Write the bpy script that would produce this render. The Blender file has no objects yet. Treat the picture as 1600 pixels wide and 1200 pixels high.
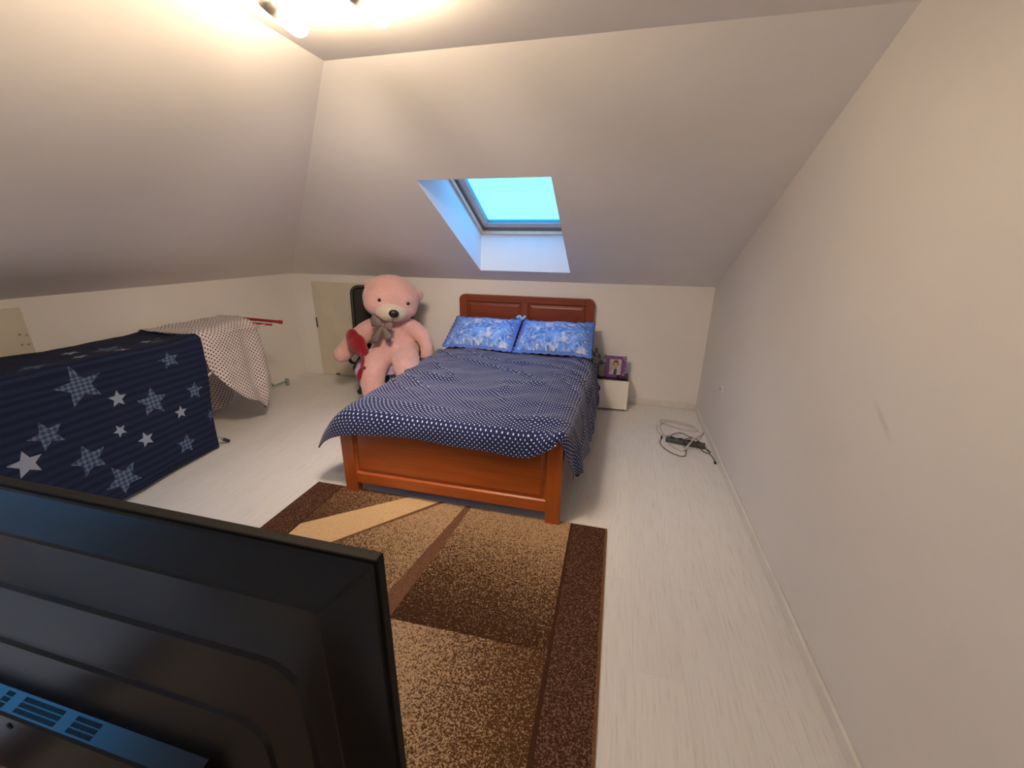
import bpy, bmesh, math, random
from mathutils import Vector, Matrix, noise
random.seed(7)
PI = math.pi
S = bpy.context.scene
C = S.collection

# ------------------------------------------------------------------ camera, world, exposure
cam_d = bpy.data.cameras.new('camera'); cam = bpy.data.objects.new('camera', cam_d); C.objects.link(cam)
cam_d.sensor_width = 36.0; cam_d.lens = 14.625; cam_d.clip_start = 0.02
R3 = [[0.96990683, 0.08861739, -0.22677678], [0.24323232, -0.31096689, 0.91876963], [0.01089889, -0.94628038, -0.32316353]]
cam.matrix_world = Matrix([[R3[i][0], -R3[i][1], -R3[i][2], (0, 0, 1.6)[i]] for i in range(3)] + [[0, 0, 0, 1]])
S.camera = cam
W = bpy.data.worlds.new('overcast_evening_sky'); S.world = W; W.use_nodes = True
bg = W.node_tree.nodes['Background']
bg.inputs[0].default_value = (0.26, 1.02, 2.30, 1); bg.inputs[1].default_value = 1.9
S.view_settings.view_transform = 'Standard'; S.view_settings.look = 'None'
S.view_settings.exposure = 0.0; S.view_settings.gamma = 1.0
S.view_settings.use_curve_mapping = False
BULB = (1.0, 0.765, 0.50); BULB_S = 170.0; FILL_W = 84.0

# ------------------------------------------------------------------ helpers
def put(name, me, mats, parent=None, smooth=False):
    o = bpy.data.objects.new(name, me); C.objects.link(o)
    if not isinstance(mats, (list, tuple)): mats = [mats]
    for m in mats: me.materials.append(m)
    if smooth:
        for p in me.polygons: p.use_smooth = True
    if parent is not None: o.parent = parent; o.matrix_parent_inverse = parent.matrix_world.inverted() if False else Matrix.Translation(-parent.location)
    return o
def obj(name, bm, mats, parent=None, smooth=False, recalc=True):
    if recalc: bmesh.ops.recalc_face_normals(bm, faces=bm.faces)
    me = bpy.data.meshes.new(name); bm.to_mesh(me); bm.free()
    return put(name, me, mats, parent, smooth)
def tag(o, label=None, cat=None, group=None, kind=None):
    if label: o['label'] = label
    if cat: o['category'] = cat
    if group: o['group'] = group
    if kind: o['kind'] = kind
    return o
def empty(name, loc, label, cat, group=None):
    o = bpy.data.objects.new(name, None); C.objects.link(o); o.location = loc
    o.empty_display_size = 0.1
    return tag(o, label, cat, group)
def struct(o): o['kind'] = 'structure'; return o
def box(bm, x0, x1, y0, y1, z0, z1, bev=0.0, seg=2, mi=0):
    n0 = len(bm.faces)
    v = [bm.verts.new((x, y, z)) for z in (z0, z1) for y in (y0, y1) for x in (x0, x1)]
    fs = [bm.faces.new([v[i] for i in q]) for q in ((0, 2, 3, 1), (4, 5, 7, 6), (0, 1, 5, 4), (2, 6, 7, 3), (0, 4, 6, 2), (1, 3, 7, 5))]
    for f in fs: f.material_index = mi
    if bev > 0:
        es = list({e for f in fs for e in f.edges})
        bmesh.ops.bevel(bm, geom=es, offset=bev, segments=seg, profile=0.5, affect='EDGES')
    return bm
def boxm(x0, x1, y0, y1, z0, z1, bev=0.0, seg=2): return box(bmesh.new(), x0, x1, y0, y1, z0, z1, bev, seg)
def spline(pts, n=8):
    out = []; P = [Vector(p) for p in pts]
    for i in range(len(P) - 1):
        a = P[max(i - 1, 0)]; b = P[i]; c = P[i + 1]; d = P[min(i + 2, len(P) - 1)]
        for k in range(n):
            t = k / n
            out.append(0.5 * ((2 * b) + (c - a) * t + (2 * a - 5 * b + 4 * c - d) * t * t + (3 * b - a - 3 * c + d) * t ** 3))
    out.append(P[-1]); return out
def tube(bm, pts, r, seg=10, cap=True, mi=0):
    pts = [Vector(p) for p in pts]; n = len(pts)
    rr = r if isinstance(r, (list, tuple)) else [r] * n
    up = None; rings = []
    for i, p in enumerate(pts):
        t = (pts[min(i + 1, n - 1)] - pts[max(i - 1, 0)]).normalized()
        if up is None:
            up = Vector((0, 0, 1)) if abs(t.z) < .9 else Vector((1, 0, 0))
        a = up.cross(t)
        if a.length < 1e-6: a = Vector((1, 0, 0)).cross(t)
        a.normalize(); b = t.cross(a).normalized(); up = b
        rings.append([bm.verts.new(p + (a * math.cos(2 * PI * k / seg) + b * math.sin(2 * PI * k / seg)) * rr[i]) for k in range(seg)])
    for i in range(n - 1):
        for k in range(seg):
            f = bm.faces.new((rings[i][k], rings[i][(k + 1) % seg], rings[i + 1][(k + 1) % seg], rings[i + 1][k])); f.material_index = mi
    if cap:
        bm.faces.new(rings[0][::-1]).material_index = mi; bm.faces.new(rings[-1]).material_index = mi
    return bm
def ball(bm, c, r, sub=3, rot=None):
    m = Matrix.Translation(c) @ (rot if rot else Matrix.Identity(4)) @ Matrix.Diagonal((r[0], r[1], r[2], 1))
    bmesh.ops.create_icosphere(bm, subdivisions=sub, radius=1, matrix=m); return bm
def lathe(bm, prof, c=(0, 0, 0), seg=24, M=None):
    rings = []
    for r, z in prof:
        ring = []
        for k in range(seg):
            v = Vector((max(r, 1e-4) * math.cos(2 * PI * k / seg), max(r, 1e-4) * math.sin(2 * PI * k / seg), z))
            ring.append(bm.verts.new((M @ v if M else v) + Vector(c)))
        rings.append(ring)
    for i in range(len(rings) - 1):
        for k in range(seg): bm.faces.new((rings[i][k], rings[i][(k + 1) % seg], rings[i + 1][(k + 1) % seg], rings[i + 1][k]))
    bm.faces.new(rings[0][::-1]); bm.faces.new(rings[-1]); return bm
def crom(a, b, c, d, t): return 0.5 * ((2 * b) + (c - a) * t + (2 * a - 5 * b + 4 * c - d) * t * t + (3 * b - a - 3 * c + d) * t ** 3)
def patch(name, ctrl, sub, uvs, mats, parent=None, disp=None, thick=0.004):
    """ctrl[row][col] points; uvs = (list of u per column, list of v per row) in metres"""
    nr, nc = len(ctrl), len(ctrl[0]); P = [[Vector(p) for p in r] for r in ctrl]
    rows = (nr - 1) * sub[0] + 1; cols = (nc - 1) * sub[1] + 1
    def row_interp(r, j, t): return crom(r[max(j - 1, 0)], r[j], r[min(j + 1, nc - 1)], r[min(j + 2, nc - 1)], t)
    bm = bmesh.new(); uvl = bm.loops.layers.uv.new('UVMap'); V = []; UV = []
    for a in range(rows):
        i = min(a // sub[0], nr - 2); t = a / sub[0] - i; V.append([]); UV.append([])
        for b in range(cols):
            j = min(b // sub[1], nc - 2); s = b / sub[1] - j
            q = [row_interp(P[max(min(i + k, nr - 1), 0)], j, s) for k in (-1, 0, 1, 2)]
            V[-1].append(crom(*q, t))
            UV[-1].append((uvs[0][j] + (uvs[0][j + 1] - uvs[0][j]) * s, uvs[1][i] + (uvs[1][i + 1] - uvs[1][i]) * t))
    if disp:
        N = [[None] * cols for _ in range(rows)]
        for a in range(rows):
            for b in range(cols):
                du = V[a][min(b + 1, cols - 1)] - V[a][max(b - 1, 0)]; dv = V[min(a + 1, rows - 1)][b] - V[max(a - 1, 0)][b]
                n = du.cross(dv); N[a][b] = n.normalized() if n.length > 1e-9 else Vector((0, 0, 1))
        for a in range(rows):
            for b in range(cols): V[a][b] = V[a][b] + N[a][b] * disp(*UV[a][b])
    B = [[bm.verts.new(V[a][b]) for b in range(cols)] for a in range(rows)]
    for a in range(rows - 1):
        for b in range(cols - 1):
            f = bm.faces.new((B[a][b], B[a][b + 1], B[a + 1][b + 1], B[a + 1][b])); idx = ((a, b), (a, b + 1), (a + 1, b + 1), (a + 1, b))
            for l, (x, y) in zip(f.loops, idx): l[uvl].uv = UV[x][y]
    me = bpy.data.meshes.new(name); bm.to_mesh(me); bm.free()
    o = put(name, me, mats, parent, True)
    if thick:
        m = o.modifiers.new('thickness', 'SOLIDIFY'); m.thickness = thick; m.offset = -1
    return o

# ------------------------------------------------------------------ node materials
def nmat(name):
    m = bpy.data.materials.new(name); m.use_nodes = True; nt = m.node_tree
    return m, nt, nt.nodes['Principled BSDF']
def N(nt, t, **kw):
    n = nt.nodes.new(t)
    for k, v in kw.items():
        if k == 'inp':
            for a, b in v.items(): n.inputs[a].default_value = b
        else: setattr(n, k, v)
    return n
def math_(nt, op, a, b=None, c=None):
    n = nt.nodes.new('ShaderNodeMath'); n.operation = op
    for i, v in enumerate((a, b, c)):
        if v is None: continue
        if isinstance(v, (int, float)): n.inputs[i].default_value = v
        else: nt.links.new(v, n.inputs[i])
    return n.outputs[0]
def mix(nt, fac, a, b):
    n = nt.nodes.new('ShaderNodeMix'); n.data_type = 'RGBA'
    for i, v in ((0, fac), (6, a), (7, b)):
        if isinstance(v, (int, float)): n.inputs[i].default_value = v
        elif isinstance(v, tuple): n.inputs[i].default_value = v if len(v) == 4 else (*v, 1)
        else: nt.links.new(v, n.inputs[i])
    return n.outputs[2]
def coords(nt, kind='Object'): return nt.nodes.new('ShaderNodeTexCoord').outputs[kind]
def mapping(nt, vec, loc=(0, 0, 0), rot=(0, 0, 0), scale=(1, 1, 1), typ='POINT'):
    n = nt.nodes.new('ShaderNodeMapping'); n.vector_type = typ
    n.inputs['Location'].default_value = loc; n.inputs['Rotation'].default_value = rot; n.inputs['Scale'].default_value = scale
    nt.links.new(vec, n.inputs['Vector']); return n.outputs[0]
def noise_(nt, vec, scale, detail=3, rough=.5, out='Fac'):
    n = nt.nodes.new('ShaderNodeTexNoise'); n.inputs['Scale'].default_value = scale; n.inputs['Detail'].default_value = detail; n.inputs['Roughness'].default_value = rough
    if vec is not None: nt.links.new(vec, n.inputs['Vector'])
    return n.outputs[out]
def ramp(nt, fac, stops, interp='LINEAR'):
    n = nt.nodes.new('ShaderNodeValToRGB'); n.color_ramp.interpolation = interp
    while len(n.color_ramp.elements) < len(stops): n.color_ramp.elements.new(0.5)
    for e, (p, c) in zip(n.color_ramp.elements, stops):
        e.position = p; e.color = c if isinstance(c, tuple) and len(c) == 4 else ((*c, 1) if isinstance(c, tuple) else (c, c, c, 1))
    nt.links.new(fac, n.inputs[0]); return n.outputs[0]
def bump(nt, bs, h, strength=.3, dist=.002):
    b = nt.nodes.new('ShaderNodeBump'); b.inputs['Strength'].default_value = strength; b.inputs['Distance'].default_value = dist
    nt.links.new(h, b.inputs['Height']); nt.links.new(b.outputs[0], bs.inputs['Normal'])
def plain(name, col, rough=.5, metal=0, var=.06, vs=20, bs=0, bd=.001, bscale=200, sheen=0, spec=None, coat=0):
    m, nt, b = nmat(name); v = coords(nt)
    f = noise_(nt, v, vs)
    lo = tuple(max(c * (1 - var), 0) for c in col); hi = tuple(min(c * (1 + var), 1) for c in col)
    nt.links.new(ramp(nt, f, [(.3, lo), (.7, hi)]), b.inputs['Base Color'])
    b.inputs['Roughness'].default_value = rough; b.inputs['Metallic'].default_value = metal
    if spec is not None: b.inputs['Specular IOR Level'].default_value = spec
    if sheen: b.inputs['Sheen Weight'].default_value = sheen; b.inputs['Sheen Roughness'].default_value = .6
    if coat: b.inputs['Coat Weight'].default_value = coat; b.inputs['Coat Roughness'].default_value = .15
    if bs: bump(nt, b, noise_(nt, v, bscale, 4, .6), bs, bd)
    return m

def paint(name, col):
    m, nt, b = nmat(name); v = coords(nt)
    f = noise_(nt, v, 1.6, 4, .6)
    nt.links.new(ramp(nt, f, [(.3, tuple(c * .965 for c in col)), (.7, tuple(min(1, c * 1.02) for c in col))]), b.inputs['Base Color'])
    b.inputs['Roughness'].default_value = .75; b.inputs['Specular IOR Level'].default_value = .3
    bump(nt, b, noise_(nt, v, 160, 5, .6), .08, .001)
    return m
M = {}
M['wall'] = paint('wall_paint', (.83, .80, .775))
M['ceil'] = paint('ceiling_paint', (.885, .86, .85))
M['reveal'] = paint('reveal_paint', (.88, .88, .88))
# right wall: same paint, coloured darker to even out the lamplight, with two faint scuffs
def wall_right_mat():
    m, nt, b = nmat('wall_paint_dimmed_scuffed'); v = coords(nt)
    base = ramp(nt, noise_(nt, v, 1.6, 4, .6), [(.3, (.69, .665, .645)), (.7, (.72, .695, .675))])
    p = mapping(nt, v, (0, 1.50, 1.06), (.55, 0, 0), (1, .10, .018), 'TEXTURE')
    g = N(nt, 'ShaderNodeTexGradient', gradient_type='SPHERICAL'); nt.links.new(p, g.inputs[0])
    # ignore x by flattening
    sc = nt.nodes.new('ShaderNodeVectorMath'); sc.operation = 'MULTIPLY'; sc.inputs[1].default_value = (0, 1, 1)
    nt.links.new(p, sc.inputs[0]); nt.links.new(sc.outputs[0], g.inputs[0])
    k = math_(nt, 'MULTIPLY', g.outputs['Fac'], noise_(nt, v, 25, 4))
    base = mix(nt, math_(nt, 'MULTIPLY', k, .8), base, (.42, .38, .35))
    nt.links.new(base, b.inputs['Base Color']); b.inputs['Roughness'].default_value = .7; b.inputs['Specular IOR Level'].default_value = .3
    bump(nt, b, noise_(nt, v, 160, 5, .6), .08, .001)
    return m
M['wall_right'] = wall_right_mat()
def floor_mat():
    m, nt, b = nmat('white_laminate'); v = coords(nt)
    st = noise_(nt, mapping(nt, v, scale=(95, 5.5, 1)), 1, 5, .65)
    fine = noise_(nt, mapping(nt, v, scale=(260, 9, 1)), 1, 3, .6)
    blotch = noise_(nt, mapping(nt, v, scale=(6, 1.2, 1)), 1, 3)
    c1 = ramp(nt, st, [(.30, (.62, .59, .55)), (.44, (.74, .725, .70)), (.75, (.79, .78, .765))])
    c2 = mix(nt, math_(nt, 'MULTIPLY', ramp(nt, fine, [(.62, 0.0), (.72, 1.0)]), .35), c1, (.50, .455, .39))
    c3 = mix(nt, math_(nt, 'MULTIPLY', ramp(nt, blotch, [(.4, 0.0), (.7, 1.0)]), .25), c2, (.68, .66, .63))
    br = N(nt, 'ShaderNodeTexBrick', offset=.37)
    for k_, v_ in (('Scale', 1), ('Mortar Size', .0012), ('Brick Width', 1.28), ('Row Height', .192), ('Mortar Smooth', .1)): br.inputs[k_].default_value = v_
    br.inputs['Color1'].default_value = (1, 1, 1, 1); br.inputs['Color2'].default_value = (.93, .93, .93, 1); br.inputs['Mortar'].default_value = (.78, .78, .78, 1)
    nt.links.new(mapping(nt, v, rot=(0, 0, PI / 2)), br.inputs['Vector'])
    mm = N(nt, 'ShaderNodeMix', data_type='RGBA', blend_type='MULTIPLY'); mm.inputs[0].default_value = .5
    nt.links.new(c3, mm.inputs[6]); nt.links.new(br.outputs['Color'], mm.inputs[7])
    nt.links.new(mm.outputs[2], b.inputs['Base Color'])
    nt.links.new(ramp(nt, st, [(.3, .42), (.7, .34)]), b.inputs['Roughness']); b.inputs['Specular IOR Level'].default_value = .45
    bump(nt, b, st, .12, .001)
    return m
M['floor'] = floor_mat()
M['base'] = plain('baseboard_white', (.72, .69, .65), .45, var=.04, vs=8)
M['panel'] = plain('access_panel_cream', (.66, .61, .50), .6, var=.04, vs=6)
M['screw'] = plain('screw_metal', (.55, .52, .46), .3, 1)
M['dark_slot'] = plain('dark_slot', (.03, .03, .03), .8)
M['winframe'] = plain('window_frame_cream', (.92, .60, .40), .4, var=.06, vs=12)
M['winsash'] = plain('window_sash_white', (.88, .72, .66), .35, var=.04, vs=12)
M['wingasket'] = plain('window_gasket', (.26, .10, .06), .6)
def glass_mat():
    m, nt, b = nmat('window_glass')
    for n in list(nt.nodes):
        if n.type != 'OUTPUT_MATERIAL': nt.nodes.remove(n)
    out = [n for n in nt.nodes if n.type == 'OUTPUT_MATERIAL'][0]
    tr = N(nt, 'ShaderNodeBsdfTransparent'); tr.inputs[0].default_value = (.86, .98, .95, 1)
    gl = N(nt, 'ShaderNodeBsdfGlossy'); gl.inputs['Roughness'].default_value = .03
    fr = N(nt, 'ShaderNodeFresnel'); fr.inputs[0].default_value = 1.45
    mx = N(nt, 'ShaderNodeMixShader'); nt.links.new(fr.outputs[0], mx.inputs[0]); nt.links.new(tr.outputs[0], mx.inputs[1]); nt.links.new(gl.outputs[0], mx.inputs[2])
    nt.links.new(mx.outputs[0], out.inputs[0]); return m
M['glass'] = glass_mat()
def wood(name, a, b_, c_, axis):
    m, nt, b = nmat(name); v = coords(nt)
    sc = {'x': (2.2, 45, 45), 'z': (45, 45, 2.2), 'y': (45, 2.2, 45)}[axis]
    w = noise_(nt, mapping(nt, v, scale=sc), 1, 6, .6)
    lg = noise_(nt, mapping(nt, v, scale=tuple(s * .12 for s in sc)), 1, 3, .5)
    f = math_(nt, 'ADD', math_(nt, 'MULTIPLY', w, .6), math_(nt, 'MULTIPLY', lg, .4))
    nt.links.new(ramp(nt, f, [(.32, a), (.5, b_), (.68, c_)]), b.inputs['Base Color'])
    b.inputs['Roughness'].default_value = .32; b.inputs['Coat Weight'].default_value = .25; b.inputs['Coat Roughness'].default_value = .2
    bump(nt, b, w, .06, .001); return m
WA, WB, WC = (.30, .062, .010), (.39, .088, .014), (.46, .115, .020)
M['woodx'] = wood('cherry_wood_crosswise', WA, WB, WC, 'x')
M['woodz'] = wood('cherry_wood_upright', WA, WB, WC, 'z')
M['woody'] = wood('cherry_wood_lengthwise', WA, WB, WC, 'y')
HA, HB, HC = (.16, .030, .010), (.21, .042, .013), (.26, .056, .017)
M['hwoodx'] = wood('reddish_wood_crosswise', HA, HB, HC, 'x')
M['hwoodz'] = wood('reddish_wood_upright', HA, HB, HC, 'z')

def dots_mat(name, base, dot, sp, rad, rot=PI / 4, back=None):
    m, nt, b = nmat(name); uv = coords(nt, 'UV')
    p = mapping(nt, uv, rot=(0, 0, rot), scale=(1 / sp, 1 / sp, 1))
    fr = nt.nodes.new('ShaderNodeVectorMath'); fr.operation = 'FRACTION'; nt.links.new(p, fr.inputs[0])
    su = nt.nodes.new('ShaderNodeVectorMath'); su.operation = 'SUBTRACT'; nt.links.new(fr.outputs[0], su.inputs[0]); su.inputs[1].default_value = (.5, .5, 0)
    ml = nt.nodes.new('ShaderNodeVectorMath'); ml.operation = 'MULTIPLY'; nt.links.new(su.outputs[0], ml.inputs[0]); ml.inputs[1].default_value = (1, 1, 0)
    ln = nt.nodes.new('ShaderNodeVectorMath'); ln.operation = 'LENGTH'; nt.links.new(ml.outputs[0], ln.inputs[0])
    f = ramp(nt, math_(nt, 'DIVIDE', ln.outputs['Value'], rad / sp), [(.45, 1.0), (.55, 0.0)])
    # ramp works on 0..1: distance/(2*rad)
    f = ramp(nt, math_(nt, 'DIVIDE', ln.outputs['Value'], 2 * rad / sp), [(.46, 1.0), (.54, 0.0)])
    v = noise_(nt, coords(nt), 9, 3)
    bc = ramp(nt, v, [(.3, tuple(c * .9 for c in base)), (.7, tuple(min(1, c * 1.1) for c in base))])
    col = mix(nt, f, bc, dot)
    nt.links.new(col, b.inputs['Base Color']); b.inputs['Roughness'].default_value = .8; b.inputs['Sheen Weight'].default_value = .15
    b.inputs['Specular IOR Level'].default_value = .25
    bump(nt, b, noise_(nt, mapping(nt, uv, scale=(1, 1, 1)), 900, 2), .15, .0006)
    return m
M['quilt'] = dots_mat('navy_polka_cotton', (.0070, .0138, .074), (.62, .67, .85), .0215, .0040)
M['polka'] = dots_mat('white_polka_cotton', (.62, .55, .54), (.030, .020, .040), .0235, .0060)

# ------------------------------------------------------------------ the room
XL, XR, YB, ZK, ZC = -3.743, 0.875, 4.278, 1.222, 2.357
YC, XC = 1.954, -1.366              # where slopes meet the flat ceiling
YC2, YB2 = -0.45, -2.774            # mirrored rear half, behind the camera
SL = (ZC - ZK) / (YB - YC)
def zs(y): return ZK + SL * (YB - y)
def poly(bm, pts, mi=0):
    f = bm.faces.new([bm.verts.new(p) for p in pts]); f.material_index = mi; return f
struct(obj('floor', boxm(XL - .2, XR + .2, YB2 - .2, YB + .2, -.12, 0), M['floor']))
struct(obj('wall_back', boxm(XL - .15, XR + .15, YB, YB + .15, -.12, ZK), M['wall']))
struct(obj('wall_left', boxm(XL - .15, XL, YB2 - .15, YB + .15, -.12, ZK), M['wall']))
struct(obj('wall_rear', boxm(XL - .15, XR + .15, YB2 - .15, YB2, -.12, ZK), M['wall']))
bm = bmesh.new()
prof = [(YB2 - .15, -.12), (YB + .15, -.12), (YB + .15, ZK + .1), (YC + .05, ZC + .1), (YC2 - .05, ZC + .1), (YB2 - .15, ZK + .1)]
a = [bm.verts.new((XR, y, z)) for y, z in prof]; b = [bm.verts.new((XR + .15, y, z)) for y, z in prof]
bm.faces.new(a); bm.faces.new(b[::-1])
for i in range(6): bm.faces.new((a[i], b[i], b[(i + 1) % 6], a[(i + 1) % 6]))
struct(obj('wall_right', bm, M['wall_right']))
struct(obj('ceiling', boxm(XC - .02, XR + .1, YC2 - .02, YC + .02, ZC, ZC + .12), M['ceil']))
def slope(name, hx0, hx1, hy0, hy1, sgn, y0, y1, DZ=.35, wy0=None, wy1=None):
    """sloped ceiling with a skylight hole; y0 = knee, y1 = flat; sgn=+1 front, -1 rear"""
    def z(y): return ZK + (ZC - ZK) * (y0 - y) / (y0 - y1)
    def hipx(y): return XL + (XC - XL) * (y0 - y) / (y0 - y1)
    bm = bmesh.new()
    P = lambda x, y: (x, y, z(y))
    poly(bm, [P(XL, y0), P(XR, y0), P(XR, hy1), P(hipx(hy1), hy1)])
    poly(bm, [P(hipx(hy1), hy1), P(hx0, hy1), P(hx0, hy0), P(hipx(hy0), hy0)])
    poly(bm, [P(hx1, hy1), P(XR, hy1), P(XR, hy0), P(hx1, hy0)])
    poly(bm, [P(hipx(hy0), hy0), P(XR, hy0), P(XR, y1), P(XC, y1)])
    # reveals
    Q = lambda x, y: (x, y, z(y) + DZ)
    for q in ([P(hx0, hy1), P(hx1, hy1), Q(hx1, wy1), Q(hx0, wy1)], [P(hx0, hy0), P(hx1, hy0), Q(hx1, wy0), Q(hx0, wy0)],
              [P(hx0, hy1), P(hx0, hy0), Q(hx0, wy0), Q(hx0, wy1)], [P(hx1, hy1), P(hx1, hy0), Q(hx1, wy0), Q(hx1, wy1)]):
        poly(bm, q, 1)
    bmesh.ops.remove_doubles(bm, verts=bm.verts, dist=.0005)
    return struct(obj(name, bm, [M['ceil'], M['reveal']], recalc=False))
HX0, HX1 = -1.335, -.45
slope('ceiling_slope_back', HX0, HX1, 2.742, 4.055, 1, YB, YC, wy0=3.15, wy1=4.093)
bm = bmesh.new()
poly(bm, [(XL, YB2, ZK), (XR, YB2, ZK), (XR, YC2, ZC), (XC, YC2, ZC)])
struct(obj('ceiling_slope_rear', bm, M['ceil'], recalc=False))
# left slope, with a second skylight beside the camera
LY0, LY1, LX0, LX1 = -.80, .45, -3.20, -2.05
def slope_left():
    z = lambda x: ZK + (ZC - ZK) * (x - XL) / (XC - XL)
    ya = lambda x: YB2 + (YC2 - YB2) * (x - XL) / (XC - XL)
    yb = lambda x: YB + (YC - YB) * (x - XL) / (XC - XL)
    P = lambda x, y: (x, y, z(x)); Q = lambda x, y: (x, y, z(x) + .35)
    bm = bmesh.new()
    poly(bm, [P(XL, YB), P(XL, YB2), P(LX0, ya(LX0)), P(LX0, yb(LX0))])
    poly(bm, [P(LX1, yb(LX1)), P(LX1, ya(LX1)), P(XC, YC2), P(XC, YC)])
    poly(bm, [P(LX0, yb(LX0)), P(LX0, LY1), P(LX1, LY1), P(LX1, yb(LX1))])
    poly(bm, [P(LX0, LY0), P(LX0, ya(LX0)), P(LX1, ya(LX1)), P(LX1, LY0)])
    wa, wb = LX0 - .04, LX1 - .10
    for q in ([P(LX0, LY0), P(LX0, LY1), Q(wa, LY1), Q(wa, LY0)], [P(LX1, LY0), P(LX1, LY1), Q(wb, LY1), Q(wb, LY0)],
              [P(LX0, LY0), P(LX1, LY0), Q(wb, LY0), Q(wa, LY0)], [P(LX0, LY1), P(LX1, LY1), Q(wb, LY1), Q(wa, LY1)]): poly(bm, q, 1)
    bmesh.ops.remove_doubles(bm, verts=bm.verts, dist=.0005)
    return struct(obj('ceiling_slope_left', bm, [M['ceil'], M['reveal']], recalc=False)), Vector(Q(wa, LY0)), Vector(Q(wb, LY0))
_, LA, LB = slope_left()

# skylights: frame, sash, gasket, glass, in the roof's own plane
def skylight(name, A, B, ex, Wd):
    """A = lower corner, B = upper corner, ex = sideways unit vector"""
    ed = B - A; L = ed.length; ed.normalize(); en = ex.cross(ed); en = en if en.z > 0 else -en
    def ring(o0, o1, n0, n1, mat_, nm, par, inner=None):
        bm = bmesh.new()
        def loop(o, n): return [bm.verts.new(A + ex * u + ed * v + en * n) for u, v in ((o, o), (Wd - o, o), (Wd - o, L - o), (o, L - o))]
        a = loop(o0, n0); b = loop(o1, n0 if inner is None else inner); c = loop(o1, n1); d = loop(o0, n1)
        for p, q in ((a, b), (b, c), (c, d), (d, a)):
            for i in range(4): bm.faces.new((p[i], p[(i + 1) % 4], q[(i + 1) % 4], q[i]))
        return obj(nm, bm, mat_, par)
    fr = struct(ring(-.06, .022, 0, .085, M['winframe'], name, None))
    ring(.022, .036, .035, .085, M['wingasket'], 'window_gasket', fr)
    ring(.030, .078, .055, .12, M['winsash'], 'window_sash', fr, inner=.078)
    bm = bmesh.new(); o = .07
    vs_ = [A + ex * u + ed * v + en * n for n in (.095, .10) for u, v in ((o, o), (Wd - o, o), (Wd - o, L - o), (o, L - o))]
    vv = [bm.verts.new(p) for p in vs_]
    bm.faces.new(vv[:4])
    obj('window_glass', bm, M['glass'], fr)
    ring(.066, .080, .085, .112, M['wingasket2'] if 'wingasket2' in M else M['wingasket'], 'glazing_strip', fr)
    return fr
M['wingasket2'] = plain('glazing_strip_teal', (.10, .27, .27), .5)
skylight('window_1', Vector((HX0, 4.093, zs(4.093) + .35)), Vector((HX0, 3.15, zs(3.15) + .35)), Vector((1, 0, 0)), HX1 - HX0)
skylight('window_2', LA, LB, Vector((0, 1, 0)), LY1 - LY0)

def baseboard(name, x0, x1, y0, y1, mat_=None): return struct(obj(name, boxm(x0, x1, y0, y1, 0, .062, .004), M['base']))
baseboard('baseboard_back', -2.52, XR - .016, YB - .015, YB)
bm = bmesh.new(); box(bm, XR - .016, XR, 2.224, YB - .0, 0, .062, .004); box(bm, XR - .016, XR, YB2, 2.220, 0, .062, .004)
struct(obj('baseboard_right', bm, M['base']))
# access panel in back knee wall
pnl = empty('access_panel', (-3.05, YB, 0), 'cream access panel in the back knee wall left of the pink bear', 'panel')
obj('panel_board', boxm(-3.49, -2.55, YB - .014, YB, .012, 1.135, .003), M['panel'], pnl)
obj('handle', boxm(-3.480, -3.472, YB - .030, YB - .014, .60, .72, .003), M['dark_slot'], pnl)
obj('latch', boxm(-3.30, -3.25, YB - .026, YB - .014, .02, .035, .003), M['dark_slot'], pnl)
pn2 = empty('access_panel', (XL, 1.4, 0), 'cream access panel with four screws in the left knee wall', 'panel')
obj('panel_board', boxm(XL, XL + .014, .85, 1.845, .012, 1.167, .003), M['panel'], pn2)
for y, z in ((1.797, 1.0), (1.828, .99), (1.791, .934), (1.822, .931)):
    bm = bmesh.new(); lathe(bm, [(.006, 0), (.006, .006), (.004, .009)], (XL + .014, y, z), 10, Matrix.Rotation(PI / 2, 3, 'Y'))
    obj('screw', bm, M['screw'], pn2, True)
# small wall outlet hook
bm = bmesh.new(); box(bm, XR - .006, XR, 3.385, 3.435, .49, .545, .002)
wp = tag(obj('wall_plug', bm, M['wall']), 'small pale raised patch low on the right wall', 'wall plug')
bm = bmesh.new(); tube(bm, [(XR - .006, 3.415, .515), (XR - .022, 3.412, .512), (XR - .024, 3.408, .525)], .004, 8)
obj('hook', bm, M['screw'], wp)

# ------------------------------------------------------------------ ceiling lamp
M['lampmetal'] = plain('brushed_nickel', (.62, .58, .52), .35, .8)
def bulb_mat():
    m, nt, b = nmat('bulb_glow'); b.inputs['Base Color'].default_value = (1, .95, .85, 1)
    b.inputs['Emission Color'].default_value = (*BULB, 1); b.inputs['Emission Strength'].default_value = BULB_S
    return m
M['bulb'] = bulb_mat()
cl = empty('ceiling_lamp', (-.95, 1.2, ZC), 'ceiling lamp with glowing frosted tube bulbs in nickel sockets', 'lamp')
bm = bmesh.new(); lathe(bm, [(.06, 0), (.06, -.02), (.045, -.03)], (-.95, 1.17, ZC), 24); obj('canopy', bm, M['lampmetal'], cl, True)
bm = bmesh.new(); tube(bm, [(-1.2, 1.17, ZC - .06), (-.70, 1.17, ZC - .06)], .011, 12); tube(bm, [(-.95, 1.17, ZC - .02), (-.95, 1.17, ZC - .06)], .008, 10)
obj('bar', bm, M['lampmetal'], cl, True)
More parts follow.
